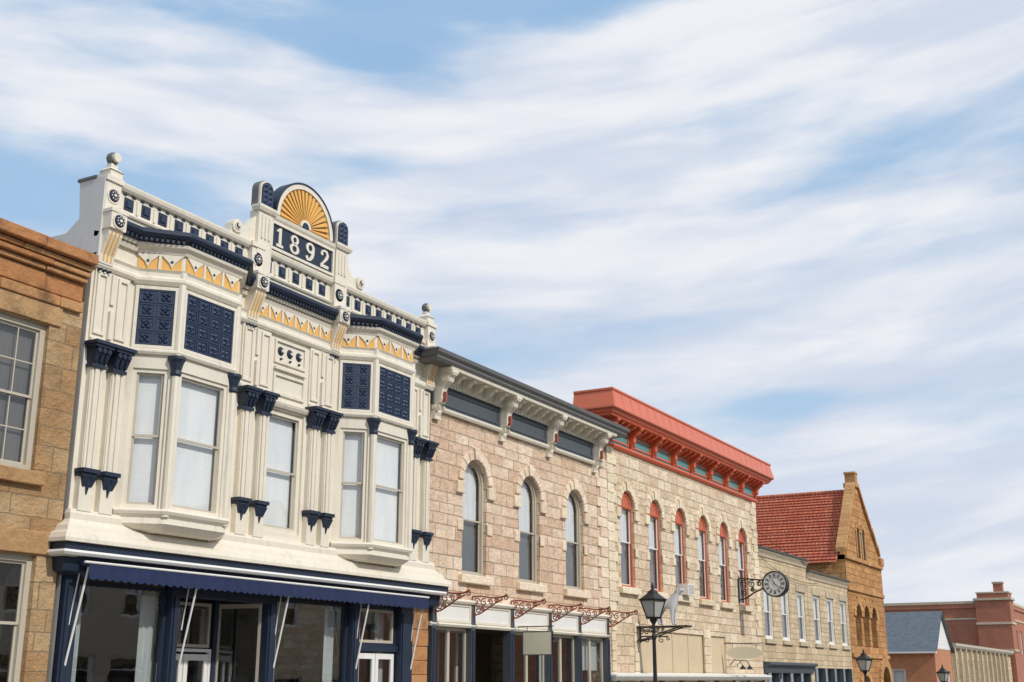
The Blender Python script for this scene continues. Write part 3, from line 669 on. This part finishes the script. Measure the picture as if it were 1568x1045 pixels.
# =================================================================== red cornice building
B=Bld('red_cornice_building'); X0,X1=41.5,59.55
W=B.part('stone_front','b3'); wins=[43.38,46.2,48.98,51.8,54.52,57.2]; hw=.68
wall(W,fr,X0,X1,3.6,10.5,[(c-hw,c+hw,5.0,8.72,'a') for c in wins],.3)
wall(W,fr,X0,X1,-3,3.6,[(44.3,51.4,1.4,3.45,'r'),(52.3,54.2,1.4,3.45,'r'),(55.2,58.8,-1.2,1.5,'r'),(42.1,43.6,-1,1.5,'r')],.2)
body(B,X0,X1,-3,11.4,16,'b3')
TR=B.part('stone_trim','b3r')
for c in wins:
    zs=8.72-hw
    window(B,fr,c-hw,c+hw,5.0,8.72,'a',6.75,-.10,'redfr',sash='white',blind='curt',bl_lo='curtd',fw=.09)
    prism(B.part('arch_tympana','redfr'),fr,[(c-(hw-.03)*math.cos(PI*i/14),zs-.0+(hw-.03)*math.sin(PI*i/14)) for i in range(15)],-.20,-.085)
    ring(B.part('tympanum_mouldings','red'),fr,[(c-.5*math.cos(PI*i/10),zs+.04+.5*math.sin(PI*i/10)) for i in range(11)],[(c-.42*math.cos(PI*i/10),zs+.1+.40*math.sin(PI*i/10)) for i in range(11)],-.1,-.06)
    voussoirs(TR,fr,c,zs,hw,.30,9,-.05,.08)
    for sg in (-1,1):
        e=c+sg*hw
        for (zz,h,w,dd) in ((zs-.42,.38,.40,.09),(6.2,.34,.28,.05)):
            a,b=sorted((e,e+sg*w)); box(TR,fr,a,b,-.05,dd,zz,zz+h)
    box(TR,fr,c-hw-.2,c+hw+.2,-.1,.16,4.74,4.99)
z=3.65
while z<10.2:
    for e,sg in ((X0,1),(X1,-1)):
        w=.85 if int(z/.37)%2 else .6; a,b=sorted((e,e+sg*w)); box(TR,fr,a,b,-.02,.06+random.uniform(-.01,.015),z,z+.36)
    z+=.37
for a,b in ((44.3,51.4),(52.3,54.2)):
    PB=B.part('beige_boards','panel'); box(PB,fr,a,b,-.18,-.08,1.4,3.45)
    n=max(1,int((b-a)/1.75))
    for k in range(n+1): s=a+(b-a)*k/n; box(B.part('board_battens','panel'),fr,max(a,s-.04),min(b,s+.04),-.08,-.05,1.4,3.45)
for e in (41.9,44.0,51.6,51.95):
    z=-1
    while z<3.4: box(TR,fr,e-.28,e+.12,-.02,.07+random.uniform(-.01,.02),z,z+.35); z+=.36
SC=B.part('lower_cornice','white'); sweep(SC,fr,[(41.6,-.02),(41.6,.05),(59.5,.05),(59.5,-.02)],[(-.03,1.55),(.12,1.55),(.2,1.62),(.28,1.70),(.28,1.76),(-.03,1.84)])
for a in range(9): box(B.part('shopfront_posts','slate'),fr,42+a*2.15,42.2+a*2.15,-.1,.1,-2.5,1.55)
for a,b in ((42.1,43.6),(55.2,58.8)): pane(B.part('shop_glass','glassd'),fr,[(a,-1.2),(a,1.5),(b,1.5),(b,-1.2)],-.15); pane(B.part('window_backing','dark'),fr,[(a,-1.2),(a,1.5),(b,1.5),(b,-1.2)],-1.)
AC=B.part('window_air_conditioner','white'); box(AC,fr,48.6,49.35,-.1,.42,5.02,5.48)
for k in range(7): box(B.part('air_conditioner_grille','capgrey'),fr,48.65,49.3,.42,.425,5.07+k*.055,5.09+k*.055)
for s in (54.6,55.6):   # gooseneck lamps over the shopfront
    GN=B.part('gooseneck_lamps','black'); tube(GN,[fr(s,.0,2.2),fr(s,.25,2.45),fr(s,.5,2.4),fr(s,.6,2.2)],.02); x,y,_=fr(s,.62,0); lathe(GN,x,y,[(.03,2.22),(.06,2.16),(.16,2.04),(.15,2.03)],10)
RD=B.part('cornice_red','red'); RL=B.part('cornice_slope','redlt'); RB=B.part('cornice_brackets','red')
e0,e1=41.35,59.5
sweep(RD,fr,[(e0,-.5),(e0,.02),(e1,.02),(e1,-.5)],[(-.03,10.24),(.06,10.24),(.12,10.32),(.12,10.40),(-.03,10.44)])
box(B.part('frieze_teal','teal'),fr,e0,e1,-.02,.06,10.44,11.08)
sweep(RD,fr,[(e0,-.7),(e0,.02),(e1,.02),(e1,-.7)],[(-.03,11.0),(.08,11.0),(.14,11.08),(.16,11.22),(.60,11.24),(.64,11.32),(.70,11.36),(.74,11.46),(-.03,11.46)])
sweep(RL,fr,[(e0,-.9),(e0,.02),(e1,.02),(e1,-.9)],[(-.03,11.465),(.80,11.465),(.84,11.50),(.84,11.56),(.70,12.16),(.74,12.20),(.74,12.27),(-.03,12.3)])
for k in range(24):
    s=e0-.7+(e1-e0+1.4)*k/24; F=B.part('cornice_seams','redlt')
    add(F,[fr(s,.862,11.565),fr(s+.03,.862,11.565),fr(s+.03,.735,12.16),fr(s,.735,12.16)],[(0,1,2,3)])
nb=8
for k in range(nb+1):
    c=e0+.15+(e1-e0-.3)*k/nb; bigbr(RB,c,11.24,.24,.62,.55)
    if k<nb:
        for j in range(1,4):
            c2=c+(e1-e0-.3)/nb*j/4; console(RB,fr,c2,.12,[(.1,11.24),(.56,11.24),(.54,11.16),(.4,11.08),(.2,11.02),(.1,10.98)])
        a,b=c+.22,c+(e1-e0-.3)/nb-.22; rring(B.part('frieze_panels','red'),fr,a,b,10.5,10.94,.06,.06,.10)
B.finish({'stone_trim':.025})

# dog statue and its shelf
S=Bld('wall_bracket_shelf'); FX=Fr((44.1,19),(44.1,18)) # s = distance out from wall
P=S.part('ironwork','black'); box(P,FX,0,2.1,-.28,.28,3.50,3.56)
for dd in (-.22,.22):
    f2=lambda a,b,dd=dd:FX(a,dd,b)
    tube(P,[f2(0,3.0),f2(.5,3.1),f2(1.1,3.3),f2(1.8,3.5)],.03); tube(P,[f2(.03,2.95),f2(.03,3.5)],.03)
    for c,z,r in ((.3,3.35,.12),(.65,3.38,.1),(.95,3.42,.07)): spiral(P,f2,c,z,r,1.3,0,.02)
tube(P,[FX(0,-.28,3.53),FX(2.1,-.28,3.53)],.04,8); tube(P,[FX(2.1,-.28,3.53),FX(2.1,.28,3.53)],.04,8)
S.finish()
def skin(name,verts,edges,rad,mat,parent,sub=2):
    me=bpy.data.meshes.new(name); me.from_pydata(verts,edges,[]); o=bpy.data.objects.new(name,me); bpy.context.collection.objects.link(o)
    md=o.modifiers.new('s','SKIN'); md.use_smooth_shade=True
    for i,r in enumerate(rad):
        me.skin_vertices[0].data[i].radius=(r*1.2,r*1.2)
    me.skin_vertices[0].data[0].use_root=True
    m2=o.modifiers.new('u','SUBSURF'); m2.levels=sub; m2.render_levels=sub
    me.materials.append(M[mat]); o.parent=parent; return o
S=Bld('dog_statue')
bz=3.58
def q(a,dd,z): return FX(.95+(a-.5)*.82,dd,bz+z)
V=[q(.55,0,.82),q(.85,0,.80),q(1.15,0,.86),q(1.30,0,1.02),q(1.40,0,1.22),q(1.50,0,1.34),q(1.66,0,1.30),q(1.76,0,1.28),
   q(.30,0,.95),q(.10,0,.98),q(0,0,.92)]
E=[(0,1),(1,2),(2,3),(3,4),(4,5),(5,6),(6,7),(0,8),(8,9),(9,10)]
Rr=[.15,.13,.18,.13,.095,.105,.065,.045,.035,.022,.015]
def leg(root,pts,rs):
    base=len(V)
    for i,(p_,r_) in enumerate(zip(pts,rs)):
        V.append(p_); Rr.append(r_); E.append((root if i==0 else base+i-1,base+i))
for sg in (-1,1):
    leg(0,[q(.60,sg*.12,.62),q(.45,sg*.12,.34),q(.52,sg*.12,.06),q(.60,sg*.12,.02)],[.10,.055,.04,.04])
    leg(2,[q(1.18,sg*.12,.58),q(1.17,sg*.12,.32),q(1.18,sg*.12,.06),q(1.26,sg*.12,.02)],[.075,.05,.038,.04])
    leg(5,[q(1.45,sg*.09,1.33),q(1.44,sg*.125,1.22)],[.035,.03])
skin('dog_body',V,E,Rr,'statue',S.e)
S.finish()

# bracket clock
S=Bld('bracket_clock'); cy,czk,cxk=17.15,5.90,56.3; FC=Fr((cxk,cy+1),(cxk,cy)) ; c0=1.0
disc(S.part('case','black'),FC,c0,czk,.60,-.16,.16,32)
for sg in (1,-1):
    dA,dB=(.16,.175) if sg>0 else (-.175,-.16)
    disc(S.part('dial','clockface'),FC,c0,czk,.54,dA,dB,32)
    o=[(c0+.6*math.cos(2*PI*i/32),czk+.6*math.sin(2*PI*i/32)) for i in range(32)]; i_=[(c0+.545*math.cos(2*PI*i/32),czk+.545*math.sin(2*PI*i/32)) for i in range(32)]
    ring(S.part('rim','black'),FC,o,i_,min(dA,dB)-(.04 if sg<0 else 0),max(dA,dB)+(.04 if sg>0 else 0))
    dd0,dd1=(.175,.182) if sg>0 else (-.182,-.175)
    H=S.part('numerals_and_hands','black')
    for k in range(12):
        a=k*PI/6; ux,uz=math.cos(a),math.sin(a)
        for off in (-.03,.0,.03) if k%3 else (-.045,-.015,.015,.045):
            p0=(c0+.33*ux-off*uz,czk+.33*uz+off*ux); p1=(c0+.47*ux-off*uz,czk+.47*uz+off*ux); h=.009
            prism(H,FC,[(p0[0]-h*-uz,p0[1]-h*ux),(p1[0]-h*-uz,p1[1]-h*ux),(p1[0]+h*-uz,p1[1]+h*ux),(p0[0]+h*-uz,p0[1]+h*ux)],dd0,dd1)
    for a,l,h in ((math.radians(115),.26,.025),(math.radians(-35),.40,.016)):
        ux,uz=math.cos(a),math.sin(a); prism(H,FC,[(c0+h*uz,czk-h*ux),(c0+l*ux,czk+l*uz),(c0-h*uz,czk+h*ux)],dd0,dd1+.01)
    o=[(c0+.30*math.cos(2*PI*i/24),czk+.30*math.sin(2*PI*i/24)) for i in range(24)]; i_=[(c0+.285*math.cos(2*PI*i/24),czk+.285*math.sin(2*PI*i/24)) for i in range(24)]
    ring(H,FC,o,i_,dd0,dd1)
P=S.part('scroll_bracket','black'); FW=Fr((cxk,19),(cxk,18)); f2=lambda a,b:FW(a,0,b)
tube(P,[f2(0,6.25),f2(1.3,6.1)],.04); tube(P,[f2(0,5.2),f2(.4,5.3),f2(.8,5.55),f2(1.3,5.75)],.04); tube(P,[f2(.03,5.1),f2(.03,6.35)],.05)
for c,z,r in ((.3,5.95,.2),(.3,5.55,.17),(.7,5.95,.18),(.72,5.68,.1),(1.05,5.95,.13)): spiral(P,f2,c,z,r,1.6,1,.03)
S.finish()
S=Bld('oval_hanging_sign'); FS=Fr((53.8,18.95),(53.8,17.1))
prism(S.part('plate','sign'),FS,[(.95+.85*math.cos(2*PI*i/24),2.74+.26*math.sin(2*PI*i/24)) for i in range(24)],-.03,.03)
tube(S.part('rod','black'),[FS(0,0,3.15),FS(1.8,0,3.15)],.02)
for s in (.4,1.5): tube(S.part('rod','black'),[FS(s,0,3.15),FS(s,0,2.95)],.012)
S.finish()

# =================================================================== tan stone block
for nm,X0,X1,zt,wc in (('tan_stone_building',59.6,68.2,8.1,(60.9,63.85,66.85)),('tan_stone_building',68.25,77.3,7.55,(70.0,72.95,75.95))):
    B=Bld(nm); W=B.part('stone_front','b4'); hw=.72
    wall(W,fr,X0,X1,2.5,zt-.35,[(c-hw,c+hw,3.55,6.2,'r') for c in wc],.25); body(B,X0,X1,-4,zt,12,'b4')
    wall(W,fr,X0,X1,-4,2.5,[(X0+.5,X1-.5,-2,2.2,'r')],.2)
    TR=B.part('stone_trim','b4r')
    for c in wc:
        window(B,fr,c-hw,c+hw,3.55,6.2,'r',4.9,-.06,'white',blind='curt',bl_lo='curtd',fw=.12)
        box(TR,fr,c-hw-.15,c+hw+.15,-.1,.12,3.32,3.54); box(TR,fr,c-hw-.2,c+hw+.2,-.1,.06,6.21,6.55)
    sweep(B.part('cornice','capgrey'),fr,[(X0,0),(X1,0)],[(-.2,zt-.15),(.22,zt-.12),(.26,zt-.02),(-.2,zt+.05)])
    sweep(TR,fr,[(X0,0),(X1,0)],[(-.1,zt-.5),(.05,zt-.5),(.08,zt-.35),(.2,zt-.16),(-.1,zt-.155)])
    if X0<60:
        sweep(B.part('shop_cornice','slate'),fr,[(X0,0),(X1,0)],[(-.1,1.9),(.1,1.9),(.15,2.2),(.35,2.3),(.35,2.42),(-.1,2.45)])
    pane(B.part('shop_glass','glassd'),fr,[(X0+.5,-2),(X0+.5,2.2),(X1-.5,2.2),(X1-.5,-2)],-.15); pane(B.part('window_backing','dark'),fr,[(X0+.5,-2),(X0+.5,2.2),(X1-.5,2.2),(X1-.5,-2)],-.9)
    for k in range(5): s=X0+.5+(X1-X0-1)*k/4; box(B.part('posts','slate'),fr,s-.08,s+.08,-.15,.05,-3,2.2)
    B.finish({'stone_trim':.02})

# =================================================================== Romanesque gabled building
B=Bld('romanesque_stone_building'); X0,X1,XM=77.4,87.4,81.6
W=B.part('stone_front','b5')
arc=[(78.9,80.4,3.6,6.2,'a'),(81.0,82.5,3.6,6.2,'a'),(83.1,84.6,3.6,6.2,'a')]
wall(W,fr,X0,X1,2.8,9.2,arc,.5); wall(W,fr,X0,X1,-4,2.8,[(79,81.5,-2,1.8,'a'),(84.6,87.0,-2.2,2.4,'a')],.6)
zg=9.2
G=[(X0,zg),(X1,zg),(X1,9.7),(86.6,9.9),(83.2,12.6),(XM+.35,14.0),(XM-.35,14.0),(80.2,12.4),(X0+.5,9.3),(X0,9.22)]
prism(W,fr,G,-.45,0)
TR=B.part('stone_trim','b5r')
for (ax,az_),(bx,bz_) in (((X0-.1,9.35),(XM-.4,14.05)),((XM+.4,14.05),(87.1,9.8))):
    n=16
    for k in range(n):
        p0=(ax+(bx-ax)*k/n,az_+(bz_-az_)*k/n); p1=(ax+(bx-ax)*(k+.95)/n,az_+(bz_-az_)*(k+.95)/n)
        prism(TR,fr,[p0,p1,(p1[0],p1[1]+.3),(p0[0],p0[1]+.3)],-.55,.12+random.uniform(-.02,.02))
box(TR,fr,XM-.45,XM+.45,-.7,.15,14.0,14.3); box(TR,fr,XM-.32,XM+.32,-.6,.1,14.3,14.9); box(TR,fr,XM-.38,XM+.38,-.65,.14,14.9,15.05)
box(TR,fr,X1-.7,X1+.15,-.8,.2,9.2,9.75)
for a,b,zb,zt,k in arc:
    voussoirs(TR,fr,(a+b)/2,zt-(b-a)/2,(b-a)/2,.4,9,-.05,.12); window(B,fr,a,b,zb,zt,'a',4.8,-.35,'capgrey',blind=None,fw=.1)
for c in (81.1,82.5):
    prism(B.part('gable_slots','dark'),fr,outline(c-.35,c+.35,9.3,11.3,'a'),.0,.012); voussoirs(TR,fr,c,11.3-.35,.35,.25,7,-.0,.1)
    for sg in (-1,1): box(TR,fr,c+sg*.42-.08,c+sg*.42+.08,0,.08,9.3,10.95)
voussoirs(TR,fr,85.8,1.2,1.2,.6,11,-.05,.18); voussoirs(TR,fr,80.25,.55,1.25,.5,11,-.05,.15)
for zz,dd in ((2.9,.14),(7.0,.12),(8.95,.16)):
    s=X0
    while s<X1-.1: e=min(X1,s+.95); box(TR,fr,s,e-.02,-.02,dd+random.uniform(-.02,.02),zz,zz+.25); s=e
body(B,X0,X1,-4,8.9,18,'b5',roofz=8.8)
RF=B.part('tiled_roof','tile')
yb=37; e0x,ez=77.0,8.7
add(RF,[(e0x,19.45,ez),(XM,19.45,13.75),(XM,yb,13.75),(e0x,yb,ez)],[(0,1,2,3)]); add(RF,[(88.0,19.45,ez-.2),(XM,19.45,13.75),(XM,yb,13.75),(88.0,yb,ez-.2)],[(0,1,2,3)])
add(B.part('side_and_rear_walls','b5'),[(X0,yb,8.8),(XM,yb,13.7),(X1,yb,8.8)],[(0,1,2)])
y=19.5
while y<yb: tube(B.part('ridge_tiles','tile'),[(XM,y,13.8),(XM,y+.42,13.8)],.13,8); y+=.44
for k in range(24):
    t=k/24; xx=e0x+(XM-e0x)*t; z_=ez+(13.75-ez)*t; tube(B.part('tile_courses','tile'),[(xx-.03,19.5,z_+.03),(xx-.03,yb,z_+.03)],.045,6)
B.finish({'stone_trim':.03})

# =================================================================== slate-roofed brick building
B=Bld('slate_roof_brick_building'); X0,X1,XM=104.3,111.7,107.8
W=B.part('brick_front','obrick'); wall(W,fr,X0,X1,-5,4.0,[(105.2,106.4,-.5,2.3,'g'),(107.3,108.5,-.5,2.3,'g'),(109.4,110.6,-.5,2.3,'g')],.15)
for a in (105.2,107.3,109.4): window(B,fr,a,a+1.2,-.5,2.3,'g',1.0,-.08,'white',blind='curt')
FL=Fr((X0,34),(X0,19)); wall(W,FL,0,15,-5,4.0,[(c,c+1.1,.0,2.4,'r') for c in (2,5,8,11.5)],.15)
for c in (2,5,8,11.5): window(B,FL,c,c+1.1,.0,2.4,'r',1.2,-.05,'white',blind='curt')
prism(B.part('white_gable','white'),fr,[(X0-.1,4.0),(X1+.1,4.0),(XM,7.0)],-.2,.02)
for k in range(9): zz=4.1+k*.3; w=(7-zz)/3*3.6; box(B.part('gable_boards','white'),fr,XM-w,XM+w,.02,.035,zz,zz+.02)
R_=B.part('slate_roof','slateroof'); add(R_,[(X0-.4,18.7,3.75),(XM,18.7,7.1),(XM,34.3,7.1),(X0-.4,34.3,3.75)],[(0,1,2,3)]); add(R_,[(X1+.4,18.7,3.75),(XM,18.7,7.1),(XM,34.3,7.1),(X1+.4,34.3,3.75)],[(0,1,2,3)])
add(B.part('side_and_rear_walls','obrick'),[(X1,19,-5),(X1,34,-5),(X1,34,4),(X1,19,4)],[(0,1,2,3)])
box(B.part('eaves','white'),FL,-.2,15.2,.0,.42,3.62,3.76)
B.finish()
B=Bld('low_stone_shop_row'); W=B.part('stone_front','b4')
wall(W,fr,112,149,-5,4.5,[(112.8+k*2.9,114.9+k*2.9,.2,3.3,'r') for k in range(12)],.3); body(B,112,149,-5,4.6,12,'b4')
for k in range(12): window(B,fr,112.8+k*2.9,114.9+k*2.9,.2,3.3,'r',1.9,-.1,'white',blind='curtd'); box(B.part('pilasters','b4r'),fr,112.2+k*2.9,112.6+k*2.9,0,.3,-4,4.2)
sweep(B.part('cornice','taupe'),fr,[(112,0),(149,0)],[(-.1,4.2),(.3,4.2),(.45,4.4),(.45,4.6),(-.1,4.65)])
B.finish()
B=Bld('red_brick_building'); W=B.part('brick_walls','brick'); FL=Fr((150,40),(150,19))
wall(W,FL,0,21,-5,10.0,[(c,c+1.2,z0,z0+2.2,'g') for c in (2,5,8,11,14) for z0 in (5.4,)],.2)
for c in (2,5,8,11,14): window(B,FL,c,c+1.2,5.4,7.6,'g',6.5,-.08,'white')
wall(W,fr,150,190,-5,10.0,[(152+k*4,153.5+k*4,4.5,7.2,'g') for k in range(9)],.2)
for k in range(9): window(B,fr,152+k*4,153.5+k*4,4.5,7.2,'g',5.8,-.1,'white')
body(B,150.01,190,-5,10.0,21,'brick')
st=B.part('stone_bands','b4r')
for F,a,b in ((FL,0,21),(fr,150,190)):
    for z0,z1,dd in ((8.2,8.4,.08),(10.0,10.3,.2)): box(st,F,a,b,-.05,dd,z0,z1)
    box(B.part('brick_corbels','brick'),F,a,b,-.05,.14,9.5,10.0)
box(B.part('corner_tower','brick'),fr,149.4,152.6,-3.2,.5,-5,10.3); box(st,fr,149.2,152.8,-3.4,.7,10.3,10.55); box(B.part('corner_tower','brick'),fr,149.6,152.4,-3.,.4,10.55,11.1); box(st,fr,149.5,152.5,-3.1,.5,11.1,11.25)
box(st,fr,149.3,152.7,-3.3,.6,7.6,7.85); box(st,fr,149.3,152.7,-3.3,.6,4.6,4.85)
box(B.part('chimney','brick'),fr,150.2,151.2,-1.2,-.2,11.25,12.2); box(st,fr,150.1,151.3,-1.3,-.1,12.2,12.4)
B.finish()
# =================================================================== opposite side of the street (seen in reflections)
for nm,a,b,zt,mt,gab in (('stone_shop_building',-12,14,8.5,'b4',0),('gabled_stone_building',14.3,24,7.5,'b4',1),('painted_shop_building',24.3,44,9,'taupe',0),('gabled_stone_building',44.3,60,8,'b3',1),('brick_shop_building',60.3,95,7.5,'brick',0)):
    B=Bld(nm); F=Fr((b,-6),(a,-6)); ln=b-a; n=int(ln/3.2); W=B.part('front_wall',mt)
    g=gz((a+b)/2)
    wall(W,F,0,ln,3.6,zt,[(ln*(k+.5)/n-.6,ln*(k+.5)/n+.6,4.4,6.6,'g') for k in range(n)],.2)
    wall(W,F,0,ln,-4,3.6,[(ln*(k+.5)/n-1.2,ln*(k+.5)/n+1.2,.4+g,2.9+g,'r') for k in range(n)],.2)
    for k in range(n):
        c=ln*(k+.5)/n; window(B,F,c-.6,c+.6,4.4,6.6,'g',5.5,-.1,'white',blind='curt'); window(B,F,c-1.2,c+1.2,.4+g,2.9+g,'r',2.2+g,-.1,'slate')
    body(B,0,ln,-4,zt,12,mt,fr=F)
    if gab:
        prism(B.part('gable','white'),F,[(0,zt),(ln,zt),(ln/2,zt+3.2)],-.3,0)
        for s in (0,ln): add(B.part('gable_roof','slateroof'),[F(s,.3,zt-.1),F(ln/2,.3,zt+3.3),F(ln/2,-12,zt+3.3),F(s,-12,zt-.1)],[(0,1,2,3)])
    else: sweep(B.part('cornice','white'),F,[(0,0),(ln,0)],[(-.1,zt-.4),(.2,zt-.4),(.4,zt-.1),(.4,zt),(-.1,zt+.05)])
    B.finish()

# =================================================================== street lamps
def lamp(x,y,sc=1.):
    S=Bld('street_lamp'); g=gz(x)
    P=S.part('post','black')
    pr=[(.22,0),(.22,.12),(.18,.16),(.16,.5),(.12,.6),(.13,.66),(.075,.75),(.07,1.5),(.085,1.54),(.06,1.6),(.052,2.9),(.075,2.95),(.075,3.02),(.05,3.06),(.045,3.35),(.09,3.42),(.12,3.48),(.06,3.52)]
    lathe(P,x,y,[(r,z+g) for r,z in pr],14)
    FA=Fr((x,y),(x+.49,y-.87))
    for sg in (-1,1):
        f2=lambda a,b,sg=sg: FA(a*sg,0,b+g)
        tube(P,[f2(0,3.0),f2(.42,3.0)],.022); spiral(P,f2,.22,2.9,.09,1.2,1.5,.014); spiral(P,f2,.42,2.94,.06,1.2,1.5,.014)
    def sq(w,z,rot=.5):
        return [(x+w*math.cos(rot+k*PI/2),y+w*math.sin(rot+k*PI/2),z+g) for k in range(4)]
    def loft(P,a,b): add(P,a+b,[(0,1,5,4),(1,2,6,5),(2,3,7,6),(3,0,4,7),(0,3,2,1),(4,5,6,7)])
    loft(P,sq(.20,3.50),sq(.24,3.56)); loft(S.part('lantern_glass','lampglass'),sq(.19,3.56),sq(.345,4.02))
    loft(P,sq(.40,4.02),sq(.42,4.07)); loft(P,sq(.40,4.07),sq(.16,4.24)); loft(P,sq(.17,4.24),sq(.14,4.30)); loft(P,sq(.12,4.30),sq(.03,4.38))
    lathe(P,x,y,[(.02,4.36+g),(.05,4.40+g),(.045,4.45+g),(.01,4.56+g)],8)
    a,b=sq(.20,3.56),sq(.36,4.02)
    for k in range(4): tube(P,[a[k],b[k]],.02,5)
    S.finish()
lamp(33.7,14.0); lamp(59.2,14.0); lamp(79.,14.0)
S=Bld('overhead_cable'); P=S.part('cable','black')
def cable(a,b,sag,r=.014):
    a=Vector(a);b=Vector(b); tube(P,[tuple(a.lerp(b,t/12)-Vector((0,0,sag*4*(t/12)*(1-t/12)))) for t in range(13)],r,5)
cable((58.9,18.85,8.9),(77.5,18.8,7.9),.6); cable((59.4,18.9,7.6),(70,18.85,6.9),.4)
S.finish()

# =================================================================== camera
a=math.radians(29.1);p=math.radians(15.7)
sa,ca,sp,cpp=math.sin(a),math.cos(a),math.sin(p),math.cos(p)
Rv=Vector((sa,-ca,0)); Uv=Vector((-sp*ca,-sp*sa,cpp)); Fv=Vector((cpp*ca,cpp*sa,sp))
cam=bpy.data.cameras.new('camera'); co=bpy.data.objects.new('camera',cam); bpy.context.collection.objects.link(co)
co.matrix_world=Matrix(((Rv.x,Uv.x,-Fv.x,0),(Rv.y,Uv.y,-Fv.y,0),(Rv.z,Uv.z,-Fv.z,1.6),(0,0,0,1)))
cam.sensor_width=36; cam.lens=1842/1568*36; cam.clip_end=3000; scene.camera=co
# =================================================================== light
Sd=Vector((-.13,-.75,.63)).normalized()
sun=bpy.data.lights.new('sun','SUN'); sun.energy=2.9; sun.angle=math.radians(1.5); sun.color=(1,.94,.86)
so=bpy.data.objects.new('sun',sun); bpy.context.collection.objects.link(so); so.rotation_euler=Sd.to_track_quat('Z','Y').to_euler(); so.location=(20,-20,40)
w=bpy.data.worlds.new('World'); scene.world=w; w.use_nodes=True; nt=w.node_tree
bg=nt.nodes['Background']; sky=N(nt,'ShaderNodeTexSky',sky_type='NISHITA'); sky.sun_disc=False
sky.sun_elevation=math.asin(Sd.z); sky.sun_rotation=math.atan2(Sd.x,Sd.y); sky.air_density=1; sky.dust_density=.6; sky.ozone_density=1.5
ST=.10
tc=N(nt,'ShaderNodeTexCoord'); s=N(nt,'ShaderNodeSeparateXYZ'); L(nt,tc.outputs['Generated'],s.inputs[0])
az=math_(nt,'ARCTAN2',s.outputs[1],s.outputs[0]); el=math_(nt,'ARCSINE',s.outputs[2])
ar=math_(nt,'SUBTRACT',a,az)
tt=math_(nt,'ADD',ar,.28); bend=math_(nt,'MULTIPLY',math_(nt,'MULTIPLY',tt,math_(nt,'MINIMUM',math_(nt,'ABSOLUTE',tt),1.)),.10)
wv=math_(nt,'SUBTRACT',el,bend)
def vec(x,y,z=0.):
    c=N(nt,'ShaderNodeCombineXYZ')
    for i,q_ in enumerate((x,y,z)):
        if isinstance(q_,(int,float)): c.inputs[i].default_value=q_
        else: L(nt,q_,c.inputs[i])
    return c.outputs[0]
def sn(x,sc,det,ro,dist=0.):
    n=N(nt,'ShaderNodeTexNoise'); n.inputs['Scale'].default_value=sc; n.inputs['Detail'].default_value=det; n.inputs['Roughness'].default_value=ro; n.inputs['Distortion'].default_value=dist; L(nt,x,n.inputs['Vector']); return n.outputs['Fac']
big=sn(vec(math_(nt,'MULTIPLY',ar,2.4),math_(nt,'MULTIPLY',wv,10.),3.1),1.,3,.45,.35)
med=sn(vec(math_(nt,'MULTIPLY',ar,6.),math_(nt,'MULTIPLY',wv,26.),8.7),1.,4,.5,.3)
fine=sn(vec(math_(nt,'MULTIPLY',ar,16.),math_(nt,'MULTIPLY',wv,50.),1.7),1.,5,.55,.3)
def gauss(a0,e0,sa_,se_,amp):
    x=math_(nt,'DIVIDE',math_(nt,'SUBTRACT',ar,a0),sa_); y=math_(nt,'DIVIDE',math_(nt,'SUBTRACT',el,e0),se_)
    e=math_(nt,'ADD',math_(nt,'MULTIPLY',x,x),math_(nt,'MULTIPLY',y,y)); return math_(nt,'MULTIPLY',math_(nt,'EXPONENT',math_(nt,'MULTIPLY',e,-1.)),amp)
dens=math_(nt,'ADD',math_(nt,'MULTIPLY',big,.58),math_(nt,'ADD',math_(nt,'MULTIPLY',med,.32),math_(nt,'MULTIPLY',fine,.10)))
for g in ((-.134,.495,.06,.03,-.20),(-.12,.415,.09,.018,-.10),(-.355,.375,.14,.022,-.15),(-.29,.528,.17,.02,-.15),(.02,.552,.16,.012,-.10),(.228,.218,.06,.012,-.16),(-.336,.45,.13,.026,.13),(-.19,.445,.07,.017,.12),(.2,.48,.2,.03,.12),(.1,.33,.30,.10,.12),(.3,.16,.25,.05,.09),(.25,.06,.3,.05,.12)):
    dens=math_(nt,'ADD',dens,gauss(*g))
mask=ramp(nt,dens,.37,.59,0.14,1.)
shade=ramp(nt,sn(vec(math_(nt,'MULTIPLY',ar,4.),math_(nt,'MULTIPLY',wv,20.),5.5),1.,5,.5,.3),.34,.64)
ccol=mixc(nt,shade,mul((.63,.70,.83),1/ST),mul((.87,.88,.92),1/ST))
blue=mixc(nt,ramp(nt,el,0.,.55),mul((.52,.72,.92),1/ST),mul((.29,.55,.87),1/ST))
skyc=mixc(nt,.75,sky.outputs[0],blue)
final=mixc(nt,mask,skyc,ccol)
L(nt,final,bg.inputs['Color']); bg.inputs['Strength'].default_value=ST
scene.view_settings.view_transform='Standard'; scene.view_settings.look='None'; scene.view_settings.exposure=0
